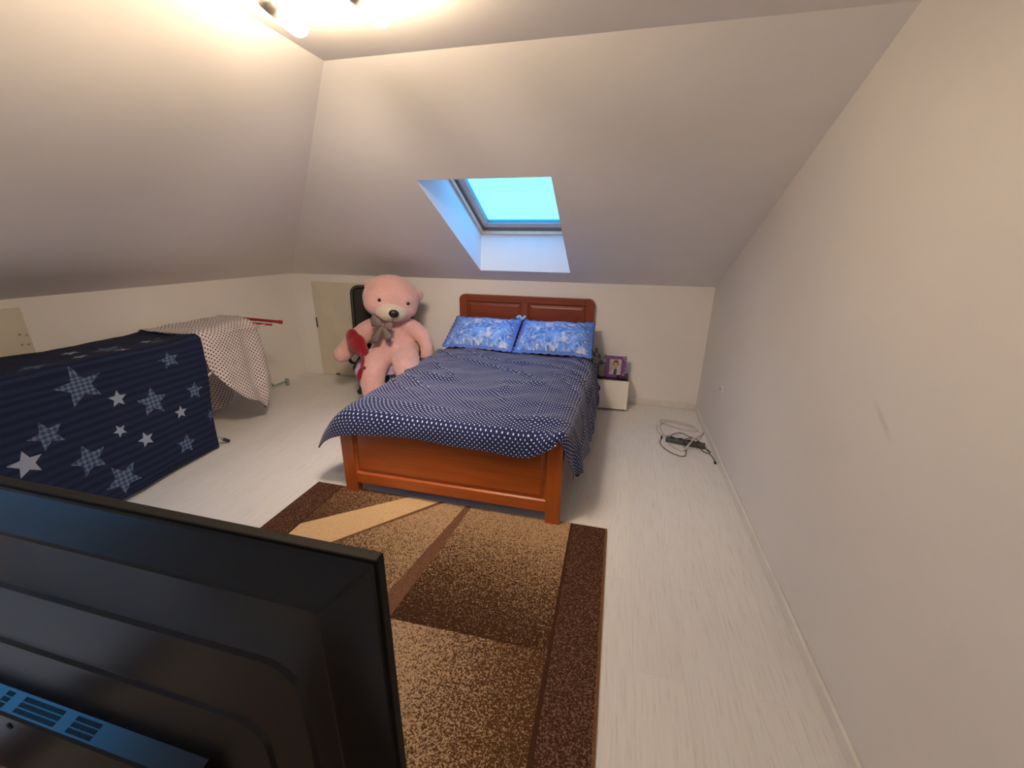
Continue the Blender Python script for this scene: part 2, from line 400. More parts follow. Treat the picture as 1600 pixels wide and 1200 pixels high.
def spot(p0, p1, sgn):
    p0 = Vector(p0); p1 = Vector(p1); d = (p1 - p0).normalized(); L = (p1 - p0).length
    q = Vector((0, 0, 1)).rotation_difference(d).to_matrix()
    bm = bmesh.new(); tube(bm, [Vector((p0.x - d.x * .05, 1.17, ZC - .06)), p0 - d * .01, p0 + d * .01], .006, 8)
    obj('arm', bm, M['lampmetal'], cl, True)
    bm = bmesh.new(); lathe(bm, [(.012, -.005), (.024, .003), (.028, .05), (.025, .052)], p0, 24, q); obj('socket', bm, M['lampmetal'], cl, True)
    bm = bmesh.new(); prof = [(.022, .05), (.031, .065), (.033, .09)] + [(.033 * math.cos(t * PI / 12), L - .033 + .033 * math.sin(t * PI / 12)) for t in range(0, 6)] + [(.004, L)]
    lathe(bm, prof, p0, 24, q); obj('bulb', bm, M['bulb'], cl, True)
for bx_ in (-1.105, -.795):     # added spots at the two frosted bulbs, brightening the back of the room
    ld = bpy.data.lights.new('added_fill_spot', 'SPOT'); ld.energy = FILL_W * (1.3 if bx_ < -1 else .85); ld.color = (1.0, .80, .62); ld.spot_size = math.radians(100); ld.spot_blend = 1.0; ld.shadow_soft_size = .15
    lo = bpy.data.objects.new('added_fill_spot', ld); C.objects.link(lo); lo.location = (bx_, 1.545, 2.262)
    lo.rotation_euler = Vector((-.62 if bx_ < -1 else .16, 1, -1.12)).to_track_quat('-Z', 'Y').to_euler(); lo.parent = cl; lo.matrix_parent_inverse = Matrix.Translation(-cl.location)
spot((-1.110, 1.325, 2.285), (-1.105, 1.495, 2.27), 1)
spot((-.825, 1.325, 2.285), (-.795, 1.495, 2.27), 1)
spot((-1.11, 1.015, 2.285), (-1.115, .845, 2.27), -1)
spot((-.80, 1.015, 2.285), (-.80, .845, 2.27), -1)

# ------------------------------------------------------------------ rug
def rug_mat(name, a, b_, lo, hi, gx=None):
    """speckles of b_ on a; density goes from lo to hi along gx=(px,py,dx,dy)"""
    m, nt, bs = nmat(name); v = coords(nt)
    v2 = mapping(nt, v, scale=(1, 1, 1))
    n1 = noise_(nt, v2, 135, 3, .7); n2 = noise_(nt, v2, 320, 2, .6)
    n = math_(nt, 'ADD', math_(nt, 'MULTIPLY', n1, .62), math_(nt, 'MULTIPLY', n2, .38))
    if gx:
        px, py, dx, dy = gx; L2 = dx * dx + dy * dy
        sp = N(nt, 'ShaderNodeSeparateXYZ'); nt.links.new(v, sp.inputs[0])
        t = math_(nt, 'ADD', math_(nt, 'MULTIPLY', math_(nt, 'SUBTRACT', sp.outputs[0], px), dx / L2), math_(nt, 'MULTIPLY', math_(nt, 'SUBTRACT', sp.outputs[1], py), dy / L2))
        mr = N(nt, 'ShaderNodeMapRange'); mr.inputs['To Min'].default_value = lo; mr.inputs['To Max'].default_value = hi; nt.links.new(t, mr.inputs[0]); th = mr.outputs[0]
    else: th = lo
    f = ramp(nt, math_(nt, 'ADD', math_(nt, 'SUBTRACT', n, th), .5), [(.47, 0.0), (.53, 1.0)])
    nt.links.new(mix(nt, f, a, b_), bs.inputs['Base Color']); bs.inputs['Roughness'].default_value = .95; bs.inputs['Specular IOR Level'].default_value = .1
    bump(nt, bs, n, .9, .006); return m
DK, MD, TN, LT = (.050, .020, .011), (.155, .070, .032), (.33, .185, .090), (.66, .46, .26)
RM = [rug_mat('rug_dark_border', DK, (.22, .128, .088), .56, .53, (0, 2.1, 0, -1.5)),      # 0
      rug_mat('rug_edge_line', DK, (.07, .032, .018), .6, .6),                           # 1
      rug_mat('rug_upper_left', (.060, .026, .013), (.38, .235, .13), .49, .58, (-1.2, 2.1, -.5, -.4)),  # 2
      rug_mat('rug_cream_band', (.50, .33, .175), LT, .45, .45),                          # 3
      rug_mat('rug_fan', (.050, .022, .010), (.46, .31, .18), .43, .52, (-.85, 2.05, -.45, -.5)),  # 4
      rug_mat('rug_strip', (.12, .058, .032), (.20, .10, .058), .5, .5),                     # 5
      rug_mat('rug_main_fade', (.048, .020, .009), (.44, .29, .17), .44, .605, (-.4, 2.08, -.15, -.85)),  # 6
      rug_mat('rug_light_fade', (.075, .032, .012), (.46, .31, .19), .455, .575, (-.80, 1.2, .62, .05)),  # 7
      rug_mat('rug_brown_side', (.15, .070, .032), (.24, .125, .062), .55, .55)]            # 8
def flat_rug():
    bm = bmesh.new(); Z = .010; Z0 = 0.0005
    def reg(pts, mi):
        # clip-free convex region subdivided lightly
        f = bm.faces.new([bm.verts.new((x, y, Z)) for x, y in pts]); f.material_index = mi
    x0, x1, y0, y1 = -1.898, .063, -.75, 2.118
    ib0, ib1 = -1.70, -.150
    reg([(x0, y0), (ib0 - .012, y0), (ib0 - .012, y1), (x0, y1)], 0)
    reg([(ib0 - .012, y0), (ib0, y0), (ib0, y1), (ib0 - .012, y1)], 1)
    reg([(ib1, y0), (ib1 + .030, y0), (ib1 + .012, y1), (ib1, y1)], 1)
    reg([(ib1 + .030, y0), (x1 - .012, y0), (x1 - .012, y1), (ib1 + .012, y1)], 0)
    reg([(x1 - .012, y0), (x1, y0), (x1, y1), (x1 - .012, y1)], 8)
    # upper left field
    reg([(ib0, y1), (ib0, 1.70), (-1.20, y1)], 2)
    reg([(-1.20, y1), (ib0, 1.70), (ib0, 1.44), (-1.43, 1.60), (-.99, y1)], 3)
    reg([(-.99, y1), (-1.43, 1.60), (-1.42, 1.585), (-.955, y1)], 5)
    reg([(-.955, y1), (-1.42, 1.585), (ib0, 1.42), (ib0, 1.05), (-.955, 1.27), (-.815, y1)], 4)
    reg([(-.815, y1), (-.955, 1.27), (-.86, 1.243), (-.775, y1)], 5)
    reg([(-.775, y1), (-.86, 1.243), (ib1 - .02, 1.262), (ib1, 1.262), (ib1, y1)], 6)
    reg([(-.86, 1.243), (-.955, 1.27), (ib0, 1.05), (ib0, .1), (-1.1, y0), (ib1, y0), (ib1, 1.262), (ib1 - .02, 1.262)], 7)
    reg([(ib0, .1), (ib0, y0), (-1.1, y0)], 3)
    bmesh.ops.remove_doubles(bm, verts=bm.verts, dist=.0005)
    # rim and underside
    ring = [(x0, y0), (x1, y0), (x1, y1), (x0, y1)]
    for i in range(4):
        a, b = ring[i], ring[(i + 1) % 4]
        f = bm.faces.new([bm.verts.new(p) for p in ((*a, Z), (*a, Z0), (*b, Z0), (*b, Z))]); f.material_index = 1
    f = bm.faces.new([bm.verts.new((x, y, Z0)) for x, y in ring]); f.material_index = 1
    return obj('rug', bm, RM, recalc=False)
tag(flat_rug(), 'brown and beige speckled patterned rug on the floor at the foot of the bed', 'rug')

# ------------------------------------------------------------------ bed
bed = empty('bed', (-.93, 3.1, 0), 'cherry wood double bed with panelled footboard and headboard against the back wall', 'bed')
bx0, bx1 = -1.645, -.218
def round_post(x0, x1, y0, y1, z0, z1, rad, side, bev=.006):
    """upright board whose outer top corner is rounded"""
    bm = bmesh.new(); pts = [(x0, z0), (x1, z0)]
    if side > 0:
        pts += [(x1, z1 - rad)] + [(x1 - rad + rad * math.cos(t * PI / 12), z1 - rad + rad * math.sin(t * PI / 12)) for t in range(1, 7)] + [(x0, z1)]
    else:
        pts += [(x1, z1)] + [(x0 + rad - rad * math.sin(t * PI / 12), z1 - rad + rad * math.cos(t * PI / 12)) for t in range(0, 6)] + [(x0, z1 - rad)]
    a = [bm.verts.new((x, y0, z)) for x, z in pts]; b = [bm.verts.new((x, y1, z)) for x, z in pts]
    bm.faces.new(a); bm.faces.new(b[::-1]); n = len(a)
    for i in range(n): bm.faces.new((a[i], b[i], b[(i + 1) % n], a[(i + 1) % n]))
    return bm
Y0, Y1 = 2.078, 2.128
obj('footboard_post', round_post(bx0, bx0 + .085, Y0, Y1, .0102, .550, .05, -1), M['woodz'], bed)
obj('footboard_post', round_post(bx1 - .085, bx1, Y0, Y1, .0102, .553, .05, 1), M['woodz'], bed)
obj('footboard_rail', boxm(bx0 + .085, bx1 - .085, Y0 + .003, Y1 - .003, .082, .155, .004), M['woodx'], bed)
obj('footboard_rail', boxm(bx0 + .085, bx1 - .085, Y0 + .003, Y1 - .003, .500, .545, .008), M['woodx'], bed)
def raised_panel(x0, x1, z0, z1, y, depth=.018, w=.035):
    """field panel facing -y: groove then bevel up to a flat field"""
    bm = bmesh.new(); L = []
    for o, dy in ((0, 0), (.006, .010), (.014, .012), (w, .002), (w + .004, 0.001)):
        L.append([bm.verts.new((xx, y + dy, zz)) for xx, zz in ((x0 + o, z0 + o), (x1 - o, z0 + o), (x1 - o, z1 - o), (x0 + o, z1 - o))])
    for i in range(len(L) - 1):
        for k in range(4): bm.faces.new((L[i][k], L[i][(k + 1) % 4], L[i + 1][(k + 1) % 4], L[i + 1][k]))
    bm.faces.new(L[-1]); bk = [bm.verts.new((v.co.x, y + depth + .012, v.co.z)) for v in L[0]]
    for k in range(4): bm.faces.new((L[0][(k + 1) % 4], L[0][k], bk[k], bk[(k + 1) % 4]))
    bm.faces.new(bk[::-1]); return bm
obj('footboard_panel', raised_panel(bx0 + .085, bx1 - .085, .155, .500, Y0 + .006), M['woodx'], bed)
# headboard
hy0, hy1 = 4.205, 4.250
hx0, hx1 = -1.625, -.207
obj('headboard_post', round_post(hx0, hx0 + .085, hy0, hy1, 0, 1.075, .06, -1), M['hwoodz'], bed)
obj('headboard_post', round_post(hx1 - .085, hx1, hy0, hy1, 0, 1.075, .06, 1), M['hwoodz'], bed)
obj('headboard_rail', boxm(hx0 + .085, hx1 - .085, hy0 + .001, hy1, 1.005, 1.075, .004), M['hwoodx'], bed)
obj('headboard_rail', boxm(hx0 + .085, hx1 - .085, hy0 + .002, hy1 - .002, .45, .52, .004), M['hwoodx'], bed)
mx = (hx0 + hx1) / 2
obj('headboard_stile', boxm(mx - .035, mx + .035, hy0 + .002, hy1 - .002, .52, 1.005, .003), M['hwoodz'], bed)
obj('headboard_panel', raised_panel(hx0 + .085, mx - .035, .52, 1.005, hy0 + .006), M['hwoodx'], bed)
obj('headboard_panel', raised_panel(mx + .035, hx1 - .085, .52, 1.005, hy0 + .006), M['hwoodx'], bed)
obj('side_rail', boxm(bx0 + .012, bx0 + .040, Y1, hy0, .13, .34, .004), M['woody'], bed)
obj('side_rail', boxm(bx1 - .040, bx1 - .012, Y1, hy0, .13, .34, .004), M['woody'], bed)
M['mattress'] = plain('mattress_ticking', (.62, .60, .57), .8, bs=.2, bscale=120)
obj('mattress_base', boxm(bx0 + .045, bx1 - .045, Y1 + .01, hy0 - .01, .24, .28, .003), M['mattress'], bed)
tag(obj('mattress', boxm(bx0 + .05, bx1 - .05, Y1 + .015, hy0 - .012, .285, .548, .04, 4), M['mattress'], None, True), 'pale mattress lying in the cherry wood bed under the navy quilt', 'mattress')

# quilt: control rows from front hem to the pillows
def wr(u, v):
    n = noise.noise(Vector((u * 1.7 + v * 1.1, v * 5.2 - u * 2.6, 3.1)))
    n2 = noise.noise(Vector((u * 5 + v * 3, v * 12 - u * 6, 7.7)))
    r = 1 - abs(noise.noise(Vector((u * 1.3 - v * .6, v * 4.2 + u * 2.6, 1.2)))) * 2
    w = .014 * n + .007 * n2 + .020 * max(r, 0) ** 5 * min(1, max(0, v / .5))
    # drawn folds near the pillows, sloping down to the right
    if v > 1.0:
        w += .012 * math.sin((v * 2.2 + u * .9) * 14 + 2.5 * noise.noise(Vector((u * 2, v * 2, 0)))) * min(1, (v - 1.0) / .5) * (0.5 + 0.5 * noise.noise(Vector((u * 3, v, 9))))
    return w
QX = [-1.66, -1.62, -1.57, -1.40, -1.14, -.90, -.66, -.42, -.285, -.215, -.165, -.14]
Q = [
 # front hem, hanging over the footboard
 [(-1.80, 2.08, .300), (-1.735, 2.06, .370), (-1.64, 2.052, .425), (-1.48, 2.050, .462), (-1.14, 2.050, .487), (-.90, 2.050, .468), (-.66, 2.050, .466), (-.43, 2.050, .452), (-.31, 2.052, .505), (-.245, 2.085, .545), (-.195, 2.09, .40), (-.180, 2.10, .320)],
 [(-1.81, 2.11, .315), (-1.735, 2.08, .420), (-1.625, 2.056, .515), (-1.46, 2.054, .545), (-1.14, 2.054, .545), (-.90, 2.054, .540), (-.66, 2.054, .536), (-.42, 2.056, .530), (-.30, 2.062, .560), (-.228, 2.105, .575), (-.186, 2.13, .43), (-.168, 2.14, .325)],
 [(-1.81, 2.16, .325), (-1.725, 2.13, .450), (-1.60, 2.095, .570), (-1.44, 2.090, .588), (-1.14, 2.088, .586), (-.90, 2.088, .582), (-.66, 2.088, .580), (-.42, 2.09, .578), (-.30, 2.11, .580), (-.220, 2.16, .572), (-.180, 2.18, .44), (-.158, 2.19, .30)],
 [(-1.78, 2.32, .30), (-1.70, 2.28, .450), (-1.575, 2.24, .592), (-1.42, 2.23, .612), (-1.14, 2.22, .608), (-.90, 2.22, .600), (-.66, 2.22, .600), (-.42, 2.22, .605), (-.30, 2.23, .600), (-.212, 2.25, .568), (-.172, 2.26, .42), (-.148, 2.27, .25)],
 [(-1.72, 2.60, .26), (-1.67, 2.60, .430), (-1.57, 2.58, .590), (-1.42, 2.57, .618), (-1.14, 2.57, .615), (-.90, 2.57, .610), (-.66, 2.57, .612), (-.42, 2.57, .615), (-.30, 2.57, .605), (-.205, 2.58, .560), (-.160, 2.59, .38), (-.135, 2.60, .20)],
 [(-1.70, 3.00, .25), (-1.66, 3.00, .420), (-1.57, 3.00, .590), (-1.42, 3.00, .618), (-1.14, 3.00, .612), (-.90, 3.00, .605), (-.66, 3.00, .610), (-.42, 3.00, .618), (-.30, 3.00, .605), (-.200, 3.00, .555), (-.152, 3.00, .37), (-.122, 3.00, .17)],
 [(-1.70, 3.35, .25), (-1.66, 3.35, .420), (-1.58, 3.35, .585), (-1.42, 3.35, .612), (-1.14, 3.35, .612), (-.90, 3.35, .604), (-.66, 3.35, .608), (-.42, 3.35, .612), (-.30, 3.35, .602), (-.195, 3.35, .550), (-.145, 3.35, .36), (-.118, 3.35, .17)],
 [(-1.70, 3.66, .25), (-1.67, 3.66, .420), (-1.60, 3.64, .580), (-1.42, 3.64, .606), (-1.14, 3.64, .606), (-.90, 3.64, .600), (-.66, 3.64, .600), (-.42, 3.64, .605), (-.30, 3.64, .598), (-.190, 3.64, .548), (-.145, 3.66, .36), (-.120, 3.66, .18)],
 [(-1.68, 3.86, .27), (-1.65, 3.86, .420), (-1.59, 3.84, .565), (-1.42, 3.82, .585), (-1.14, 3.82, .585), (-.90, 3.82, .582), (-.66, 3.82, .582), (-.42, 3.82, .585), (-.30, 3.84, .580), (-.195, 3.86, .545), (-.150, 3.88, .37), (-.125, 3.88, .19)],
]
qu = [-.34, -.19, 0, .18, .46, .70, .94, 1.18, 1.30, 1.40, 1.56, 1.76]
qv = [-.13, -.05, 0, .14, .49, .92, 1.27, 1.57, 1.77]
quilt = patch('quilt', Q, (18, 16), (qu, qv), [M['quilt']], None, lambda u, v: .022 + wr(u, v) * (0.5 if v < .1 else 1) + (.012 * math.sin(v * 26 + 2 * math.sin(v * 7)) * min(1, (u - 1.42) / .2) if u > 1.42 else 0), .008)
tag(quilt, 'navy blue quilt with small white polka dots spread over the bed', 'quilt')

# pillows
def pillow_mat():
    m, nt, b = nmat('blue_paisley_cotton'); uv = coords(nt, 'UV')
    wob = noise_(nt, mapping(nt, uv, scale=(1, 1, 1)), 9, 3, .6, 'Color')
    ad = N(nt, 'ShaderNodeMix', data_type='RGBA', blend_type='LINEAR_LIGHT'); ad.inputs[0].default_value = .06
    nt.links.new(uv, ad.inputs[6]); nt.links.new(wob, ad.inputs[7]); w = ad.outputs[2]
    vo = N(nt, 'ShaderNodeTexVoronoi', feature='F1'); vo.inputs['Scale'].default_value = 7; vo.inputs['Randomness'].default_value = .8; nt.links.new(w, vo.inputs['Vector'])
    rings = math_(nt, 'SINE', math_(nt, 'MULTIPLY', vo.outputs['Distance'], 26))
    vo2 = N(nt, 'ShaderNodeTexVoronoi', feature='F1'); vo2.inputs['Scale'].default_value = 22; nt.links.new(w, vo2.inputs['Vector'])
    big = noise_(nt, mapping(nt, uv, loc=(3, 1, 0)), 8, 2, .5)
    base = ramp(nt, noise_(nt, uv, 7, 3), [(.35, (.08, .17, .50)), (.55, (.15, .31, .72)), (.7, (.22, .42, .80))])
    c1 = mix(nt, math_(nt, 'MULTIPLY', ramp(nt, rings, [(.72, 0.0), (.86, 1.0)]), .65), base, (.45, .55, .75))
    c2 = mix(nt, math_(nt, 'MULTIPLY', ramp(nt, vo2.outputs['Distance'], [(.22, 1.0), (.32, 0.0)]), .55), c1, (.50, .58, .76))
    dk = mix(nt, ramp(nt, noise_(nt, w, 26, 2, .6), [(.60, 0.0), (.66, .6)]), c2, (.05, .07, .22))
    med = mix(nt, ramp(nt, big, [(.56, 0.0), (.63, .85)]), dk, (.60, .62, .66))
    dk2 = mix(nt, ramp(nt, noise_(nt, w, 20, 2, .5), [(.59, 0.0), (.65, .7)]), med, (.07, .10, .30))
    # plain blue hem
    sp = N(nt, 'ShaderNodeSeparateXYZ'); nt.links.new(uv, sp.inputs[0])
    ex = math_(nt, 'GREATER_THAN', math_(nt, 'ABSOLUTE', sp.outputs[0]), .325)
    ey = math_(nt, 'GREATER_THAN', math_(nt, 'ABSOLUTE', sp.outputs[1]), .190)
    edge = math_(nt, 'MAXIMUM', ex, ey)
    nt.links.new(mix(nt, math_(nt, 'MULTIPLY', edge, .85), dk2, (.085, .15, .50)), b.inputs['Base Color'])
    b.inputs['Roughness'].default_value = .75; b.inputs['Specular IOR Level'].default_value = .25
    return m
M['pillow'] = pillow_mat()
M['trim_blue'] = plain('light_blue_ruffle', (.25, .48, .78), .7)
def pillow(name, bl, br, tl, tr, t, label, seed):
    """bl.. are the corners of the pillow's middle plane"""
    n = 40; bm = bmesh.new(); uvl = bm.loops.layers.uv.new('UVMap')
    bl, br, tl, tr = map(Vector, (bl, br, tl, tr)); nrm = (br - bl).cross(tl - bl).normalized()
    G = {}
    for side in (1, -1):
        for i in range(n + 1):
            for j in range(n + 1):
                if side < 0 and (i in (0, n) or j in (0, n)): G[side, i, j] = G[1, i, j]; continue
                a, b = i / n, j / n; u, v = 2 * a - 1, 2 * b - 1
                pinch = .012
                ua = a + (0.5 - a) * pinch * (1 - v * v) * abs(u) * 1.2; vb = b + (0.5 - b) * .07 * (1 - u * u) * abs(v)
                p = bl.lerp(br, ua).lerp(tl.lerp(tr, ua), vb)
                fl = max(0, 1 - abs(u) ** 7) * max(0, 1 - abs(v) ** 6)
                uu = min(1, abs(u) / .90); vv = min(1, abs(v) / .88)
                puff = ((1 - uu ** 2.6) ** .62) * ((1 - vv ** 2.4) ** .62) if uu < 1 and vv < 1 else 0
                w = noise.noise(Vector((a * 4, b * 4, seed))) * .010 + noise.noise(Vector((a * 11, b * 9, seed + 5))) * .004
                edge = max(abs(u), abs(v)); ruff = .008 * math.sin((a if abs(v) > abs(u) else b) * 60 + seed) * max(0, edge - .88) / .12
                G[side, i, j] = bm.verts.new(p + nrm * (side * (t / 2 * puff + .003) + w * (1 if edge < .95 else .6) + ruff))
    for side in (1, -1):
        for i in range(n):
            for j in range(n):
                q = [(i, j), (i + 1, j), (i + 1, j + 1), (i, j + 1)]
                if side < 0: q = q[::-1]
                f = bm.faces.new([G[side, x, y] for x, y in q])
                for l, (x, y) in zip(f.loops, q): l[uvl].uv = ((x / n - .5) * .72 + (0 if seed < 2 else .0), (y / n - .5) * .44)
    o = obj(name, bm, M['pillow'], None, True); return tag(o, label, 'pillow')
pA = pillow('pillow', (-1.595, 3.610, .640), (-.895, 3.600, .634), (-1.595, 4.055, .868), (-.893, 4.045, .872), .18, 'blue paisley pillow leaning on the headboard, the left one as seen', 1.3)
pB = pillow('pillow', (-.893, 3.590, .634), (-.165, 3.590, .638), (-.885, 4.045, .868), (-.180, 4.05, .878), .18, 'blue paisley pillow leaning on the headboard, the one beside the nightstand', 4.7)
bm = bmesh.new()
for k in range(14):
    a = k * .45; ball(bm, (-.95 + .006 * k, 4.045 + .01 * math.sin(a), .885 + .012 * math.sin(a * 1.3)), (.014, .012, .014), 2)
obj('ruffle', bm, M['trim_blue'], None, True)
rf = bpy.data.objects['ruffle']; rf.parent = pA

# ------------------------------------------------------------------ nightstand and what is on it
M['white_lacq'] = plain('white_lacquer', (.90, .87, .83), .35, var=.03, vs=5)
M['black_top'] = plain('black_glass', (.025, .022, .026), .2)
ns = empty('nightstand', (-.06, 4.14, 0), 'low white nightstand with a black top right of the bed', 'nightstand')
obj('body', boxm(-.198, .186, 4.035, 4.262, .012, .318, .004), M['white_lacq'], ns)
obj('drawer_front', boxm(-.196, .188, 4.018, 4.034, .020, .305, .003), M['white_lacq'], ns)
obj('top', boxm(-.195, .180, 4.028, 4.258, .3185, .328, .002), M['black_top'], ns)
for x in (-.175, .16):
    for y in (4.06, 4.23): obj('foot_block', boxm(x - .015, x + .015, y - .015, y + .015, 0, .012), M['dark_slot'], ns)
# photo frame, leaning back
pf = empty('photo_frame', (.045, 4.14, .328), 'purple photo frame with pearls holding a portrait, on the nightstand', 'photo frame')
M['purple'] = plain('purple_satin', (.17, .055, .22), .4, var=.15, vs=30)
M['pearl'] = plain('pearl', (.80, .66, .72), .25)
def tilt(bm, x0, y0, z0, ang, yaw=0):
    Mx = Matrix.Translation((x0, y0, z0)) @ Matrix.Rotation(yaw, 4, 'Z') @ Matrix.Rotation(ang, 4, 'X'); bmesh.ops.transform(bm, matrix=Mx, verts=bm.verts); return bm
FX, FY, FZ, FA = .047, 4.085, .330, -.20
bm = bmesh.new(); w, h, q = .098, .215, .030
for b4 in ((-w, w, 0, q), (-w, w, h - q, h), (-w, -w + q + .006, q, h - q), (w - q - .016, w, q, h - q)): box(bm, b4[0], b4[1], -.006, .008, b4[2], b4[3], .002)
obj('frame', tilt(bm, FX, FY, FZ, FA), M['purple'], pf)
bm = boxm(-.065, .055, .000, .006, .028, .19); obj('photo', tilt(bm, FX, FY, FZ, FA), plain('photo_backdrop', (.50, .42, .42), .4, var=.4, vs=14), pf)
ph = [o for o in pf.children if o.name.startswith('photo')][0]
def disc(bm, cx, cz, rx, rz, y=-.001, n=24):
    bm.faces.new([bm.verts.new((cx + rx * math.cos(2 * PI * k / n), y, cz + rz * math.sin(2 * PI * k / n))) for k in range(n)]); return bm
def flatpoly(bm, pts, y): bm.faces.new([bm.verts.new((x, y, z)) for x, z in pts]); return bm
bm = flatpoly(bmesh.new(), [(-.045, .030), (.045, .030), (.040, .075), (.018, .095), (-.014, .095), (-.040, .075)], -.0010)
obj('coat', tilt(bm, FX, FY, FZ, FA), plain('photo_coat_grey', (.50, .50, .52), .4), pf)
bm = flatpoly(bmesh.new(), [(-.020, .030), (.012, .030), (.014, .085), (.002, .094), (-.014, .088)], -.0014)
obj('dark_shirt', tilt(bm, FX, FY, FZ, FA), plain('photo_shirt_dark', (.03, .05, .10), .4), pf)
bm = disc(bmesh.new(), .0, .138, .027, .034, -.0016); obj('hair', tilt(bm, FX, FY, FZ, FA), plain('photo_hair', (.05, .03, .025), .5), pf)
bm = disc(bmesh.new(), -.001, .124, .021, .030, -.0022); flatpoly(bm, [(-.010, .088), (.010, .088), (.010, .105), (-.010, .105)], -.0020)
obj('face', tilt(bm, FX, FY, FZ, FA), plain('photo_skin', (.52, .28, .17), .5), pf)
for (x, z) in ((.080, .195), (.086, .175), (.070, .200), (.088, .10), (.084, .045), (.076, .030), (.090, .060), (.062, .012)):
    bm = ball(bmesh.new(), (x, -.010, z), (.006, .006, .006), 2); obj('pearl', tilt(bm, FX, FY, FZ, FA), M['pearl'], pf, True)
bm = boxm(-.012, .012, .012, .016, .0, .13); obj('easel_back', tilt(bm, FX, FY + .07, FZ - .0, .26), M['dark_slot'], pf)
# little dark pouch in front
bm = bmesh.new(); ball(bm, (.115, 4.055, .346), (.045, .022, .018), 3); ball(bm, (.085, 4.060, .350), (.022, .018, .020), 3); ball(bm, (.142, 4.053, .342), (.022, .018, .014), 3)
o = tag(obj('pouch', bm, plain('black_purple_satin', (.030, .010, .030), .35), None, True), 'small dark shiny pouch lying in front of the purple photo frame', 'pouch')
# grey vase with leafy stems
vs_ = empty('vase', (-.105, 4.12, .328), 'grey vase with dark leafy stems on the nightstand by the bed', 'vase')
M['grey_glass'] = plain('grey_glazed', (.32, .30, .27), .3, var=.25, vs=25)
M['grey_leaf'] = plain('grey_leaf', (.17, .145, .14), .5, var=.3, vs=30)
bm = bmesh.new(); 
prof = [(.046, 0), (.050, .01), (.048, .10), (.052, .125), (.047, .127), (.042, .11), (.040, .02)]
lathe(bm, prof, (-.088, 4.13, .329), 6); obj('pot', bm, M['grey_glass'], vs_)
for (dx, dy, dz, tw, s) in ((-.035, 0, .20, .3, 1.2), (.030, .01, .195, -.3, 1.0), (.055, 0, .155, -.9, .8), (-.005, -.01, .145, .1, .8), (-.085, .01, .215, .5, 1.3), (-.095, 0, .165, .9, 1.0), (-.12, .01, .24, .4, 1.3), (-.065, 0, .255, .2, 1.2)):
    b0 = Vector((-.090, 4.13, .43)); tip = Vector((-.088 + dx, 4.13 + dy, .328 + dz))
    bm = bmesh.new(); tube(bm, spline([b0, b0.lerp(tip, .5) + Vector((0, 0, .015)), tip], 4), .0022, 6)
    st = obj('stem', bm, M['grey_leaf'], vs_, True)
    bm = bmesh.new(); ball(bm, (0, 0, 0), (.012 * s, .004, .024 * s), 3, ); bmesh.ops.transform(bm, matrix=Matrix.Translation(tip) @ Matrix.Rotation(-tw, 4, 'Y'), verts=bm.verts)
    obj('leaf', bm, M['grey_leaf'], vs_, True)

# ------------------------------------------------------------------ power strip and cables
M['strip'] = plain('dark_grey_plastic', (.075, .085, .085), .45)
M['cable_black'] = plain('black_cable', (.012, .011, .012), .4)
M['cable_white'] = plain('white_cable', (.62, .57, .52), .5)
M['cable_clear'] = plain('pale_mauve_cable', (.50, .42, .42), .4)
ps = empty('power_strip', (.665, 3.41, 0), 'grey power strip lying on the floor by the right wall', 'power strip')
bm = bmesh.new(); box(bm, -.155, .155, -.029, .029, .001, .040, .010, 3)
Mx = Matrix.Translation((.662, 3.415, 0)) @ Matrix.Rotation(-.20, 4, 'Z'); bmesh.ops.transform(bm, matrix=Mx, verts=bm.verts); obj('body', bm, M['strip'], ps)
for k in range(4):
    bm = bmesh.new(); lathe(bm, [(.021, 0), (.021, .004), (.018, .004), (.017, .0012)], (-.105 + k * .068, 0, .040), 20); bmesh.ops.transform(bm, matrix=Mx, verts=bm.verts); obj('socket', bm, M['cable_black'], ps, True)
bm = bmesh.new(); tube(bm, spline([(.545, 3.375, .008), (.575, 3.315, .006), (.63, 3.285, .008), (.68, 3.33, .05), (.73, 3.43, .054), (.78, 3.54, .03), (.83, 3.64, .008), (.852, 3.70, .008)], 8), .0060, 8)
obj('cord', bm, M['cable_white'], ps, True)
def cable(pts, r, m_, label, ends=()):
    e = empty('cable', (pts[0][0], pts[0][1], 0), label, 'cable')
    bm = bmesh.new(); tube(bm, spline(pts, 8), r, 8); obj('cord', bm, m_, e, True)
    for a, b, rr in ends:
        bm = bmesh.new(); tube(bm, [a, Vector(a).lerp(Vector(b), .3), b], [rr * .6, rr, rr], 10); obj('connector', bm, m_, e, True)
cable([(.478, 3.47, .006), (.462, 3.40, .0045), (.475, 3.32, .0045), (.53, 3.23, .0045), (.595, 3.185, .0045), (.635, 3.20, .0045), (.652, 3.27, .0045), (.645, 3.33, .030), (.65, 3.40, .050), (.70, 3.445, .052)], .0032, M['cable_black'],
      'thin black cable looping in front of the grey power strip', [((.478, 3.47, .006), (.486, 3.52, .007), .0075)])
cable([(.545, 3.44, .046), (.57, 3.50, .046), (.64, 3.545, .046), (.69, 3.48, .052), (.73, 3.36, .050), (.775, 3.31, .02), (.80, 3.30, .0045), (.835, 3.28, .0045), (.848, 3.20, .0045), (.845, 3.15, .0055)], .0034, M['cable_black'],
      'black cable crossing over the grey power strip and ending by the baseboard', [((.845, 3.15, .008), (.843, 3.125, .008), .009)])
cable([(.705, 3.47, .052), (.76, 3.455, .038), (.81, 3.40, .006), (.835, 3.33, .005)], .0034, M['cable_black'],
      'short black cable running from the grey power strip to the wall', [((.822, 3.36, .006), (.842, 3.31, .006), .006)])
